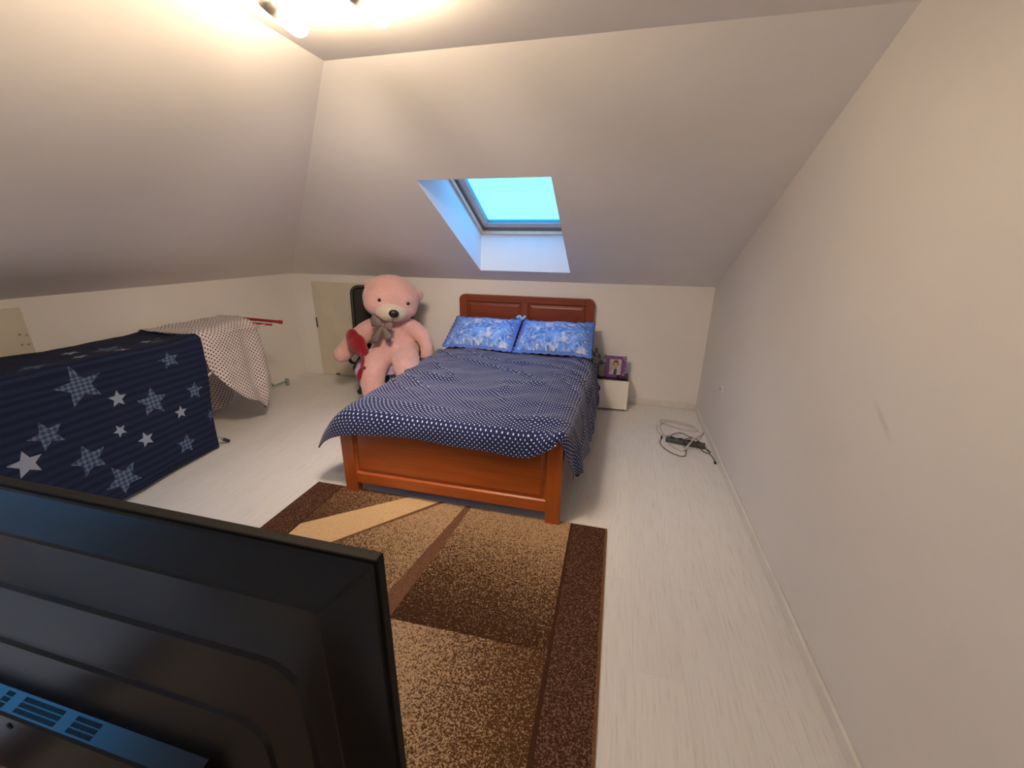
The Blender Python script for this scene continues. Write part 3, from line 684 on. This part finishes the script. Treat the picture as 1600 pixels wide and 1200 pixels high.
cable([(.54, 3.36, .006), (.52, 3.45, .006), (.50, 3.60, .006), (.49, 3.75, .006), (.56, 3.86, .006), (.70, 3.83, .006), (.80, 3.76, .006), (.80, 3.70, .012), (.68, 3.70, .012), (.57, 3.76, .012), (.50, 3.83, .012), (.52, 3.88, .012), (.66, 3.88, .012), (.80, 3.80, .010)], .0030, M['cable_clear'],
      'pale mauve cable coiled on the floor behind the power strip')
cable([(.47, 3.78, .005), (.455, 3.68, .005), (.46, 3.60, .005), (.50, 3.55, .005), (.60, 3.58, .005), (.66, 3.62, .005)], .0024, M['cable_clear'],
      'thin pale cable curled at the left of the coiled cable')

# ------------------------------------------------------------------ television seen from behind
M['tv'] = plain('black_tv_plastic', (.0060, .0065, .0080), .27, var=.1, bs=.18, bd=.0006, bscale=420)
M['tv_rim'] = plain('black_tv_rim', (.007, .0065, .006), .55, var=.1, spec=.08)
M['tv_screen'] = plain('tv_screen_glass', (.006, .006, .007), .08)
TX0, TX1, TZ0, TZ1 = -1.545, -.292, .470, 1.177
tv = empty('television', (-.92, .41, 0), 'large black flat television in the foreground seen from behind', 'television')
obj('rim', boxm(TX0, TX1, .409, .429, TZ0, TZ1, .003), M['tv_rim'], tv)
obj('screen', boxm(TX0 + .010, TX1 - .010, .4292, .431, TZ0 + .014, TZ1 - .010), M['tv_screen'], tv)
def rrect(x0, x1, z0, z1, r, n=6):
    out = []
    for cx, cz, a0 in ((x1 - r, z1 - r, 0), (x0 + r, z1 - r, 90), (x0 + r, z0 + r, 180), (x1 - r, z0 + r, 270)):
        for k in range(n + 1):
            a = math.radians(a0 + 90 * k / n); out.append((cx + r * math.cos(a), cz + r * math.sin(a)))
    return out
def cover():
    bm = bmesh.new(); loops = []
    spec = [  # inset at the sides, top z, corner radius, y
        (.006, 1.171, .003, .409), (.010, 1.166, .003, .4075),
        (.066, 1.118, .012, .3665), (.072, 1.112, .015, .3640), (.075, 1.108, .016, .3641),
        (.100, 1.024, .054, .3515), (.105, 1.018, .056, .3500), (.111, 1.012, .058, .3445), (.117, 1.006, .058, .3440),
        (.180, .884, .060, .3430), (.186, .878, .060, .3420), (.192, .872, .060, .3365), (.198, .866, .060, .3360)]
    for k, (ins, zt, r, y) in enumerate(spec):
        loops.append([bm.verts.new((x, y, z)) for x, z in rrect(TX0 + ins * .25, TX1 - ins, TZ0 + .004 + .002 * k, zt, r)])
    for i in range(len(loops) - 1):
        n = len(loops[i])
        for k in range(n): bm.faces.new((loops[i][k], loops[i][(k + 1) % n], loops[i + 1][(k + 1) % n], loops[i + 1][k]))
    bm.faces.new(loops[-1]); bm.faces.new([bm.verts.new((v.co.x, .411, v.co.z)) for v in loops[0]][::-1])
    return bm
cv = obj('back_cover', cover(), M['tv'], tv, True)
if hasattr(cv.data, 'set_sharp_from_angle'): cv.data.set_sharp_from_angle(angle=math.radians(14))
# lower housing with a ledge that holds the vents
def housing():
    bm = bmesh.new(); x0, x1 = TX0 + .03, TX1 - .33
    pr = [(.337, .737), (.334, .736), (.3040, .7275), (.2995, .723), (.292, .550), (.320, .500), (.337, .490)]
    a = [bm.verts.new((x0, y, z)) for y, z in pr]; b = [bm.verts.new((x1, y, z)) for y, z in pr]
    bm.faces.new(a); bm.faces.new(b[::-1]); n = len(a)
    for i in range(n): bm.faces.new((a[i], a[(i + 1) % n], b[(i + 1) % n], b[i]))
    return bm
hs = obj('lower_housing', housing(), M['tv'], tv)
M['slot'] = plain('vent_black', (.003, .003, .004), .9)
for k, (xa, xb) in enumerate(((-1.475, -1.44), (-1.30, -1.245), (-1.215, -1.155), (-1.115, -1.09), (-1.065, -.955), (-.925, -.86))):
    bm = bmesh.new(); n = int((xb - xa) / .0042)
    for r_ in range(3):
        for i in range(n):
            xx = xa + i * .0042; y0 = .3070 + r_ * .0088; y1 = y0 + .0068
            zz = lambda y: .7275 + (y - .304) * (.0085 / .030) + .0005
            bm.faces.new([bm.verts.new((xx, y0, zz(y0))), bm.verts.new((xx + .0024, y0, zz(y0))), bm.verts.new((xx + .0024, y1, zz(y1))), bm.verts.new((xx, y1, zz(y1)))])
    obj('vent_grille', bm, M['slot'], hs)
for x in (-.70, -1.07, -1.35):
    bm = bmesh.new(); lathe(bm, [(.006, 0), (.0075, .0005), (.004, .001)], (x, .2975, .700), 12, Matrix.Rotation(PI / 2, 3, 'X')); obj('screw', bm, M['slot'], hs, True)
bm = bmesh.new(); tube(bm, [(-.95, .385, .47), (-.95, .385, .03)], .025, 16); obj('stand_pole', bm, M['tv_rim'], tv, True)
obj('stand_base', boxm(-1.30, -.60, .20, .56, .0105, .030, .005), M['tv_rim'], tv)

# ------------------------------------------------------------------ drying rack and sheets
M['steel_white'] = plain('white_coated_steel', (.66, .66, .62), .4)
M['red_plastic'] = plain('red_plastic', (.30, .012, .020), .4)
M['black_rubber'] = plain('black_rubber', (.015, .014, .014), .6)
M['sage'] = plain('grey_green_plastic', (.30, .37, .34), .5)
dr = empty('drying_rack', (-3.25, 2.0, 0), 'folding clothes drying rack with red end bars and white legs under the sheets', 'drying rack')
bm = bmesh.new(); tube(bm, spline([(-3.60, 3.115, .895), (-3.35, 3.11, .905), (-2.895, 3.065, .905)], 5), .013, 12); tube(bm, [(-2.895, 3.065, .905), (-2.87, 3.062, .905)], .017, 12)
obj('end_bar', bm, M['red_plastic'], dr, True)
bm = bmesh.new(); tube(bm, [(-3.40, 3.02, .893), (-2.905, 2.985, .893)], .009, 10); obj('end_bar', bm, M['red_plastic'], dr, True)
bm = bmesh.new(); tube(bm, [(-3.60, .93, .89), (-3.03, .93, .89)], .013, 12); obj('end_bar', bm, M['red_plastic'], dr, True)
for k in range(8):
    x = -3.575 + k * .077
    bm = bmesh.new(); pts = [(x, .93, .89), (x, 2.0, .89), (x, 2.75, .893), (x + (.10 if k == 7 else .07) * k / 7, 3.09, .897)]
    tube(bm, pts, .0028, 6); obj('wire', bm, M['steel_white'], dr, True)
for x in (-3.06, -3.56):
    for k in (0, 1):
        a, b = (((x, 1.60, .88), (x, 2.45, .022)) if k else ((x, 3.0, .87), (x, 1.35, .022)))
        if k == 1:
            a, b = (x + .005, 1.5, .87), (x + .045 if x > -3.3 else x, 2.44, .022)
        bm = bmesh.new(); tube(bm, [a, b], .009, 10)
        lg = obj('leg', bm, M['steel_white'], dr, True)
        d = (Vector(b) - Vector(a)).normalized()
        bm = bmesh.new(); tube(bm, [Vector(b) - d * .05, Vector(b) + d * .012], .013, 10); fo = obj('rubber_foot', bm, M['black_rubber'], lg, True); 
bm = bmesh.new(); tube(bm, [(-3.64, 3.40, .055), (-3.60, 3.80, .055)], .012, 10); box(bm, -3.625, -3.585, 3.775, 3.80, .008, .085, .004); box(bm, -3.655, -3.615, 3.40, 3.42, .008, .085, .004)
tube(bm, [(-3.62, 3.60, .055), (-3.56, 3.04, .88)], .009, 8)
obj('foot_bar', bm, M['sage'], dr, True)

def star_mat():
    m, nt, b = nmat('navy_star_cotton'); uv = coords(nt, 'UV')
    g = bpy.data.node_groups.new('star_mask', 'ShaderNodeTree')
    g.interface.new_socket('P', in_out='INPUT', socket_type='NodeSocketVector'); g.interface.new_socket('Mask', in_out='OUTPUT', socket_type='NodeSocketFloat')
    gi = g.nodes.new('NodeGroupInput'); go = g.nodes.new('NodeGroupOutput')
    sp = g.nodes.new('ShaderNodeSeparateXYZ'); g.links.new(gi.outputs[0], sp.inputs[0])
    r = math_(g, 'SQRT', math_(g, 'ADD', math_(g, 'MULTIPLY', sp.outputs[0], sp.outputs[0]), math_(g, 'MULTIPLY', sp.outputs[1], sp.outputs[1])))
    th = math_(g, 'ARCTAN2', sp.outputs[0], sp.outputs[1]); w = 2 * PI / 5
    ph = math_(g, 'ABSOLUTE', math_(g, 'SUBTRACT', math_(g, 'FLOORED_MODULO', math_(g, 'ADD', th, w / 2), w), w / 2))
    qx = math_(g, 'MULTIPLY', r, math_(g, 'COSINE', ph)); qy = math_(g, 'MULTIPLY', r, math_(g, 'SINE', ph)); ri = .45
    A = ri * math.sin(PI / 5); B = 1 - ri * math.cos(PI / 5)
    e = math_(g, 'ADD', math_(g, 'MULTIPLY', qx, A), math_(g, 'MULTIPLY', qy, B)); g.links.new(math_(g, 'LESS_THAN', e, A), go.inputs[0])
    def star(x, y, s, rot):
        p = mapping(nt, uv, (x, y, 0), (0, 0, rot), (s, s, 1), 'TEXTURE'); n = nt.nodes.new('ShaderNodeGroup'); n.node_tree = g; nt.links.new(p, n.inputs[0]); return n.outputs[0]
    def union(L):
        o = L[0]
        for x in L[1:]: o = math_(nt, 'MAXIMUM', o, x)
        return o
    # u = room y of the sheet, v = height along the cloth (front fall: v = z)
    chk = [(1.60, .775, 0.129, .15), (1.955, .540, 0.103, -.1), (2.13, .79, 0.073, .1), (2.255, .515, 0.069, -.2), (1.385, .560, 0.086, .2), (1.52, .345, 0.099, .15), (1.65, .150, 0.107, .45), (2.10, .165, 0.073, -.2), (2.36, .285, 0.052, .3),
           (1.50, 1.02, 0.086, .3), (1.93, 1.13, 0.095, .1), (2.20, 1.06, 0.060, .5), (1.25, 1.15, 0.103, .2), (1.2, .25, 0.095, .3), (1.05, .7, 0.112, .6)]
    wht = [(1.765, .632, 0.053, -.1), (2.115, .402, 0.046, -.1), (1.84, .325, 0.053, .1), (1.715, .44, 0.040, .3), (1.265, .455, 0.071, .0), (1.76, 1.11, 0.047, .2), (1.92, 1.00, 0.050, .4), (2.17, 1.13, 0.045, .1), (1.80, 1.27, 0.052, .2), (1.05, .42, 0.052, .1), (1.42, 1.3, 0.052, .2), (1.1, .95, 0.050, .2)]
    mc = union([star(*s) for s in chk]); mw = union([star(*s) for s in wht])
    ck = N(nt, 'ShaderNodeTexChecker'); ck.inputs['Scale'].default_value = 1; nt.links.new(mapping(nt, uv, rot=(0, 0, .78), scale=(52, 52, 0)), ck.inputs['Vector'])
    ck.inputs['Color1'].default_value = (.105, .15, .25, 1); ck.inputs['Color2'].default_value = (.035, .055, .11, 1)
    wv = N(nt, 'ShaderNodeTexWave', bands_direction='Y'); wv.inputs['Scale'].default_value = 6.5; wv.inputs['Distortion'].default_value = .6; nt.links.new(uv, wv.inputs['Vector'])
    base = mix(nt, ramp(nt, wv.outputs['Fac'], [(.2, 0.0), (.8, 1.0)]), (.0072, .0125, .036), (.013, .021, .055))
    c1 = mix(nt, mc, base, ck.outputs[0]); c2 = mix(nt, mw, c1, (.27, .31, .42))
    nt.links.new(c2, b.inputs['Base Color']); b.inputs['Roughness'].default_value = .85; b.inputs['Specular IOR Level'].default_value = .2
    bump(nt, b, noise_(nt, uv, 700, 2), .15, .0008)
    return m
M['stars'] = star_mat()
# navy sheet: columns along v (front hem .. front edge .. back edge .. back hem), rows along y
def sheet_rows(ys, secs): return [[(x, y + dy, z) for (x, dy, z) in s] for y, s in zip(ys, secs)]
ys = [1.02, 1.30, 1.55, 1.80, 2.05, 2.25, 2.40]
secs = []
for i, y in enumerate(ys):
    t = i / 6; fl = [.16, .13, .09, .07, .05, .03, .01][i]; hz = [.03, .03, .035, .04, .035, .03, .012][i]
    fr = [-3.0, -2.985, -2.985, -2.99, -3.0, -3.01, -3.02][i]; topz = [.895, .905, .91, .905, .90, .905, .912][i]; bk = -3.60
    secs.append([(fr + fl * .8, -.02 if i < 6 else -.055, hz), (fr + fl * .55, -.01 if i < 6 else -.04, .28), (fr + fl * .25, 0, .58), (fr + .012, 0, .84), (fr - .02, 0, topz), (fr - .2, .01, topz - .012), (fr - .42, .02, topz - .006), (bk, .03, topz - .012), (bk - .03, .03, .78), (bk - .035, .03, .45)])
rows = sheet_rows(ys, secs)
vv = [.0, .27, .57, .85, .92, 1.10, 1.32, 1.50, 1.62, 1.95]
def dn(u, v): 
    return .017 * noise.noise(Vector((u * 3.2 , v * 2.4, 4))) + .008 * noise.noise(Vector((u * 9 + v * 3, v * 2.2, 1))) * (1 if u < .95 else .4)
st = patch('star_sheet', rows, (16, 10), (vv, ys), [M['stars']], None, lambda u, v: dn(v, u), .004)
# swap uv so u runs along the room and v along the cloth
uvl = st.data.uv_layers[0].data
for l in uvl: l.uv = (l.uv[1], l.uv[0])
tag(st, 'navy blue sheet with checkered and white stars hanging over the drying rack', 'sheet')
# white polka sheet on the far end of the rack
P_ = []
prof_rows = [  # y, front hem (x,y,z), front mid..., top
 [(-3.045, 2.452, .63), (-3.045, 2.430, .76), (-3.035, 2.41, .87), (-3.055, 2.40, .924), (-3.25, 2.39, .920), (-3.45, 2.39, .915), (-3.60, 2.40, .905), (-3.63, 2.41, .70), (-3.62, 2.44, .40), (-3.60, 2.46, .20)],
 [(-3.00, 2.55, .455), (-3.01, 2.53, .64), (-3.015, 2.53, .82), (-3.050, 2.53, .924), (-3.25, 2.53, .920), (-3.45, 2.53, .915), (-3.60, 2.53, .905), (-3.62, 2.54, .70), (-3.61, 2.58, .38), (-3.56, 2.62, .14)],
 [(-2.985, 2.69, .305), (-3.00, 2.68, .50), (-3.02, 2.67, .76), (-3.060, 2.66, .922), (-3.25, 2.66, .920), (-3.45, 2.66, .915), (-3.60, 2.66, .905), (-3.62, 2.68, .70), (-3.60, 2.74, .36), (-3.53, 2.80, .09)],
 [(-3.00, 2.81, .235), (-3.03, 2.80, .44), (-3.045, 2.79, .72), (-3.080, 2.79, .920), (-3.26, 2.80, .922), (-3.45, 2.80, .915), (-3.60, 2.80, .905), (-3.62, 2.82, .70), (-3.60, 2.92, .36), (-3.54, 2.98, .10)],
 [(-3.04, 2.90, .15), (-3.00, 2.91, .36), (-3.03, 2.92, .66), (-3.085, 2.92, .915), (-3.27, 2.93, .924), (-3.45, 2.93, .918), (-3.60, 2.93, .905), (-3.62, 2.95, .70), (-3.61, 3.02, .40), (-3.58, 3.08, .20)],
 [(-3.09, 2.93, .11), (-3.04, 2.99, .30), (-3.05, 3.00, .62), (-3.10, 2.99, .88), (-3.29, 3.03, .930), (-3.45, 3.03, .920), (-3.60, 3.03, .905), (-3.62, 3.04, .70), (-3.62, 3.09, .45), (-3.60, 3.12, .28)],
 [(-3.17, 3.00, .13), (-3.12, 3.06, .27), (-3.11, 3.06, .55), (-3.15, 3.05, .84), (-3.31, 3.08, .925), (-3.45, 3.09, .922), (-3.60, 3.07, .905), (-3.63, 3.08, .72), (-3.63, 3.10, .50), (-3.62, 3.12, .35)]]
pv = [0, .19, .41, .52, .71, .91, 1.06, 1.27, 1.59, 1.85]; pu = [0, .13, .27, .41, .54, .66, .78]
def dp(u, v): return .012 * noise.noise(Vector((v * 9, u * 2.5, 2))) + .007 * math.sin(v * 30 + u * 3) * max(0, 1 - u / .8) + .004 * noise.noise(Vector((v * 20, u * 12, 6)))
wsheet = patch('polka_sheet', prof_rows, (14, 10), (pv, pu), [M['polka']], None, dp, .003)
me = wsheet.data; nc_ = 9 * 10 + 1; nr_ = 6 * 14 + 1; co = [v.co.copy() for v in me.vertices]; UVv = {}
for r_ in range(nr_):
    L = [0]
    for c_ in range(1, nc_): L.append(L[-1] + (co[r_ * nc_ + c_] - co[r_ * nc_ + c_ - 1]).length)
    for c_ in range(nc_): UVv[r_ * nc_ + c_] = (co[r_ * nc_ + min(c_, 30)].y if c_ > 30 else co[r_ * nc_ + c_].y, L[c_] - L[30])
for l in me.loops: me.uv_layers[0].data[l.index].uv = UVv[l.vertex_index]
tag(wsheet, 'white sheet with small dark dots hanging over the far end of the drying rack', 'sheet')

# ------------------------------------------------------------------ office chair
M['chair_black'] = plain('black_chair_plastic', (.016, .014, .014), .45)
M['chair_fabric'] = plain('black_mesh_fabric', (.020, .018, .020), .85, bs=.6, bscale=250)
M['lilac'] = plain('lilac_fabric', (.52, .42, .68), .85, bs=.3, var=.15)
M['seat_grey'] = plain('grey_seat_edge', (.20, .20, .18), .7)
ch = empty('office_chair', (-2.36, 3.86, 0), 'black office chair in the corner on which the pink bear sits', 'chair')
bm = boxm(-2.655, -2.07, 4.00, 4.035, .46, 1.13, .016, 3)
Mx = Matrix.Translation((0, 4.0, .6)) @ Matrix.Rotation(-.16, 4, 'X') @ Matrix.Translation((0, -4.0, -.6)); bmesh.ops.transform(bm, matrix=Mx, verts=bm.verts)
for v in bm.verts: v.co.y = min(v.co.y, 4.24)
obj('backrest', bm, M['chair_fabric'], ch, True)
bm = bmesh.new(); fr = rrect(-2.665, -2.06, .45, 1.14, .07, 5); pts = [Mx @ Vector((x, 4.0, z)) for x, z in fr]; tube(bm, pts + [pts[0]], .018, 8, False)
obj('back_frame', bm, M['chair_black'], ch, True)
obj('seat', boxm(-2.66, -2.06, 3.62, 4.06, .335, .40, .025, 3), M['chair_fabric'], ch, True)
obj('seat_edge', boxm(-2.60, -2.10, 3.585, 3.625, .325, .375, .012), M['seat_grey'], ch, True)
for x in (-2.72, -2.00):
    bm = bmesh.new(); tube(bm, spline([(x + .10 if x < -2.3 else x - .10, 3.84, .36), (x, 3.88, .38), (x, 3.88, .54)], 5), .016, 8); ar = obj('arm_support', bm, M['chair_black'], ch, True)
    obj('armrest', boxm(x - .035, x + .035, 3.80, 4.00, .54, .572, .012, 3), M['chair_black'], ch, True)
bm = bmesh.new(); tube(bm, [(-2.36, 3.86, .335), (-2.36, 3.86, .09)], .026, 12); obj('column', bm, M['chair_black'], ch, True)
for k in range(5):
    a = math.radians(100 + 72 * k); e = Vector((-2.36 + .30 * math.cos(a), 3.86 + .30 * math.sin(a), .085))
    bm = bmesh.new(); tube(bm, [(-2.36, 3.86, .11), e], [.028, .018], 8); lg = obj('leg', bm, M['chair_black'], ch, True)
    bm = bmesh.new()
    for s in (-.018, .018):
        c = e + Vector((math.sin(a) * s, -math.cos(a) * s, -.055)); M3 = Vector((0, 0, 1)).rotation_difference(Vector((math.sin(a), -math.cos(a), 0))).to_matrix()
        lathe(bm, [(.022, -.010), (.028, -.006), (.028, .006), (.022, .010)], c, 16, M3)
    tube(bm, [e, e + Vector((0, 0, -.05))], .007, 6)
    obj('caster', bm, M['chair_black'], lg, True)
ch.rotation_euler.z = math.radians(25)
# lilac cushion draped over the seat
LC = [[(-2.62, 3.58, .30), (-2.56, 3.55, .31), (-2.36, 3.53, .31), (-2.14, 3.54, .33), (-2.04, 3.56, .36)],
      [(-2.64, 3.61, .36), (-2.57, 3.58, .41), (-2.36, 3.565, .415), (-2.14, 3.57, .415), (-2.03, 3.60, .40)],
      [(-2.65, 3.80, .37), (-2.58, 3.80, .43), (-2.36, 3.80, .43), (-2.12, 3.80, .43), (-2.03, 3.80, .38)],
      [(-2.64, 3.98, .37), (-2.57, 3.98, .43), (-2.36, 3.98, .43), (-2.12, 3.98, .43), (-2.05, 3.98, .38)]]
LC = [[(-2.36 + (p[0] + 2.36) * .906 - (p[1] - 3.86) * .423, 3.86 + (p[0] + 2.36) * .423 + (p[1] - 3.86) * .906, p[2]) for p in r] for r in LC]
lc = patch('seat_blanket', LC, (8, 8), ([0, .12, .36, .6, .7], [0, .1, .3, .5]), [M['lilac']], None, lambda u, v: .006 * noise.noise(Vector((u * 9, v * 9, 1))), .012)
tag(lc, 'lilac blanket folded on the office chair seat under the bear', 'blanket')

# ------------------------------------------------------------------ pink bear
def fur_mat(name, col, tip):
    m, nt, b = nmat(name); v = coords(nt)
    n = noise_(nt, v, 70, 5, .7); n2 = noise_(nt, v, 9, 3)
    c = ramp(nt, math_(nt, 'ADD', math_(nt, 'MULTIPLY', n, .6), math_(nt, 'MULTIPLY', n2, .4)), [(.35, col), (.62, tip)])
    nt.links.new(c, b.inputs['Base Color']); b.inputs['Roughness'].default_value = .95; b.inputs['Sheen Weight'].default_value = .5; b.inputs['Sheen Roughness'].default_value = .5
    b.inputs['Specular IOR Level'].default_value = .1
    bump(nt, b, noise_(nt, v, 150, 4, .7), .7, .006); return m
M['pink'] = fur_mat('pink_plush', (.66, .36, .335), (.79, .475, .445))
M['cream'] = fur_mat('cream_plush', (.60, .50, .40), (.70, .60, .50))
M['nose'] = plain('black_plush_nose', (.006, .005, .006), .5)
M['eye'] = plain('dark_bead_eye', (.015, .006, .005), .12)
M['bow'] = plain('grey_satin_check', (.20, .155, .150), .6, var=.3, vs=160)
be = empty('teddy_bear', (-2.25, 3.72, .43), 'giant pink teddy bear with a grey bow sitting on the office chair', 'teddy bear')
HC_ = Vector((-2.135, 3.70, 1.062)); HR = Matrix.Rotation(math.radians(33), 4, 'Z') @ Matrix.Rotation(math.radians(9), 4, 'Y') @ Matrix.Rotation(math.radians(7), 4, 'X')
def hl(x, y, z): return HC_ + (HR.to_3x3() @ Vector((x, y, z)))
bm = bmesh.new()
ball(bm, HC_, (.268, .215, .205), 4, HR)
ball(bm, hl(0, -.03, -.055), (.255, .20, .150), 4, HR)
ball(bm, hl(0, .02, .06), (.235, .19, .165), 4, HR)
ball(bm, hl(0, -.150, -.085), (.125, .10, .085), 3, HR)
ball(bm, hl(-.215, .07, .10), (.050, .035, .055), 3, HR); ball(bm, hl(.258, .05, .055), (.055, .035, .062), 3, HR)
ball(bm, (-2.19, 3.79, .66), (.208, .185, .24), 4); ball(bm, (-2.155, 3.74, .55), (.25, .20, .17), 4); ball(bm, (-2.15, 3.78, .84), (.15, .13, .09), 3)
ball(bm, (-2.20, 3.78, .80), (.24, .14, .10), 3)
def limb(pts, rad):
    p = spline(pts, 6); q = []
    for i in range(len(rad) - 1): q += [rad[i] + (rad[i + 1] - rad[i]) * k / 6 for k in range(6)]
    q.append(rad[-1]); tube(bm, p, q, 20); ball(bm, p[-1], (q[-1],) * 3, 3); ball(bm, p[0], (q[0],) * 3, 3)
limb([(-2.34, 3.78, .785), (-2.46, 3.70, .71), (-2.58, 3.62, .59), (-2.655, 3.55, .50)], [.095, .105, .095, .084])
limb([(-2.00, 3.80, .77), (-1.87, 3.76, .71), (-1.80, 3.72, .62), (-1.79, 3.70, .53)], [.090, .078, .066, .064])
limb([(-2.27, 3.70, .50), (-2.26, 3.50, .43), (-2.22, 3.37, .30), (-2.17, 3.33, .12)], [.140, .130, .115, .100])
limb([(-2.03, 3.70, .50), (-1.92, 3.52, .43), (-1.81, 3.42, .32), (-1.76, 3.40, .12)], [.140, .130, .110, .092])
ball(bm, (-2.16, 3.29, .085), (.10, .15, .082), 3); ball(bm, (-1.76, 3.36, .085), (.082, .13, .082), 3)
bd = obj('body', bm, M['pink'], be, True)
rm = bd.modifiers.new('remesh', 'REMESH'); rm.mode = 'VOXEL'; rm.voxel_size = .011; rm.use_smooth_shade = True
sm = bd.modifiers.new('smooth', 'SMOOTH'); sm.iterations = 14; sm.factor = .6
tx = bpy.data.textures.new('plush', 'CLOUDS'); tx.noise_scale = .018; tx.noise_depth = 3
dm = bd.modifiers.new('plush', 'DISPLACE'); dm.texture = tx; dm.strength = .010; dm.mid_level = .5
# muzzle
bm = bmesh.new(); ball(bm, hl(0, -.145, -.082), (.152, .130, .106), 5, HR)
ball(bm, hl(0, -.17, -.085), (.10, .125, .07), 4, HR)
mz = obj('muzzle', bm, M['cream'], be, True)
r2 = mz.modifiers.new('remesh', 'REMESH'); r2.mode = 'VOXEL'; r2.voxel_size = .008; r2.use_smooth_shade = True
s2 = mz.modifiers.new('smooth', 'SMOOTH'); s2.iterations = 8
bm = bmesh.new(); ball(bm, hl(.012, -.292, -.065), (.046, .026, .038), 4, HR); obj('nose', bm, M['nose'], be, True)
bm = bmesh.new(); tube(bm, spline([hl(.012, -.298, -.10), hl(.010, -.288, -.135), hl(.008, -.265, -.160)], 4), .0022, 6); obj('mouth_seam', bm, M['nose'], be, True)
for x, z in ((-.118, .020), (.140, .020)):
    bm = bmesh.new(); ball(bm, hl(x, -.188 if x < 0 else -.183, z), (.017, .013, .017), 3, HR); obj('eye', bm, M['eye'], be, True)
# bow
bw = Vector((-2.118, 3.49, .845))
def ribbon(pts, ws, th=.006, name='bow_loop'):
    c = [[(x - w * nx, y, z - w * nz) for (x, y, z) in [p] for _ in (0,)][0] for p, w, nx, nz in []]
    bm = bmesh.new(); P = [Vector(p) for p in pts]; n = len(P); A = []; 
    for i in range(n):
        t = (P[min(i + 1, n - 1)] - P[max(i - 1, 0)]); side = Vector((-t.z, 0, t.x)).normalized()
        row = []
        for k in range(7):
            s = -1 + k / 3; row.append(P[i] + side * ws[i] * s + Vector((0, -.018 * (1 - s * s) + .006 * math.sin(s * 7 + i), 0)))
        A.append(row)
    V = [[bm.verts.new(q) for q in r] for r in A]
    for i in range(n - 1):
        for k in range(6): bm.faces.new((V[i][k], V[i][k + 1], V[i + 1][k + 1], V[i + 1][k]))
    o = obj(name, bm, M['bow'], be, True); m = o.modifiers.new('t', 'SOLIDIFY'); m.thickness = th; return o
ribbon([bw, bw + Vector((-.05, -.01, .020)), bw + Vector((-.105, -.005, .038)), bw + Vector((-.115, .0, .040))], [.010, .038, .056, .052])
ribbon([bw, bw + Vector((.045, -.01, -.008)), bw + Vector((.085, -.005, -.016)), bw + Vector((.098, 0, -.018))], [.012, .040, .046, .036])
ribbon([bw, bw + Vector((-.045, -.02, -.07)), bw + Vector((-.09, -.02, -.135)), bw + Vector((-.145, -.01, -.185))], [.008, .028, .050, .006], name='bow_tail')
ribbon([bw, bw + Vector((.025, -.02, -.06)), bw + Vector((.050, -.02, -.105)), bw + Vector((.062, -.015, -.145))], [.008, .026, .042, .006], name='bow_tail')
bm = bmesh.new(); ball(bm, bw + Vector((0, -.015, 0)), (.018, .016, .024), 3); obj('bow_knot', bm, M['bow'], be, True)
# red plush
M['red'] = fur_mat('red_knit', (.20, .006, .014), (.30, .012, .024))
rp = empty('plush_toy', (-2.45, 3.50, .50), 'dark red plush toy with a dangling tail hanging by the bear, under its arm', 'plush toy')
bm = bmesh.new()
ball(bm, (-2.415, 3.47, .645), (.098, .060, .105), 4, Matrix.Rotation(.35, 4, 'Y')); ball(bm, (-2.455, 3.47, .71), (.068, .045, .085), 4, Matrix.Rotation(.1, 4, 'Y')); ball(bm, (-2.37, 3.47, .585), (.075, .045, .07), 4)
o = obj('body', bm, M['red'], rp, True); r3 = o.modifiers.new('remesh', 'REMESH'); r3.mode = 'VOXEL'; r3.voxel_size = .008; r3.use_smooth_shade = True; s3 = o.modifiers.new('smooth', 'SMOOTH'); s3.iterations = 10
bm = bmesh.new(); tube(bm, spline([(-2.35, 3.44, .56), (-2.315, 3.39, .49), (-2.305, 3.33, .42), (-2.315, 3.30, .355)], 5), [.018] * 5 + [.020] * 5 + [.030] * 5 + [.024], 12)
ball(bm, (-2.275, 3.33, .455), (.026, .022, .018), 3); ball(bm, (-2.315, 3.30, .35), (.024, .024, .024), 3)
obj('tail', bm, M['red'], rp, True)
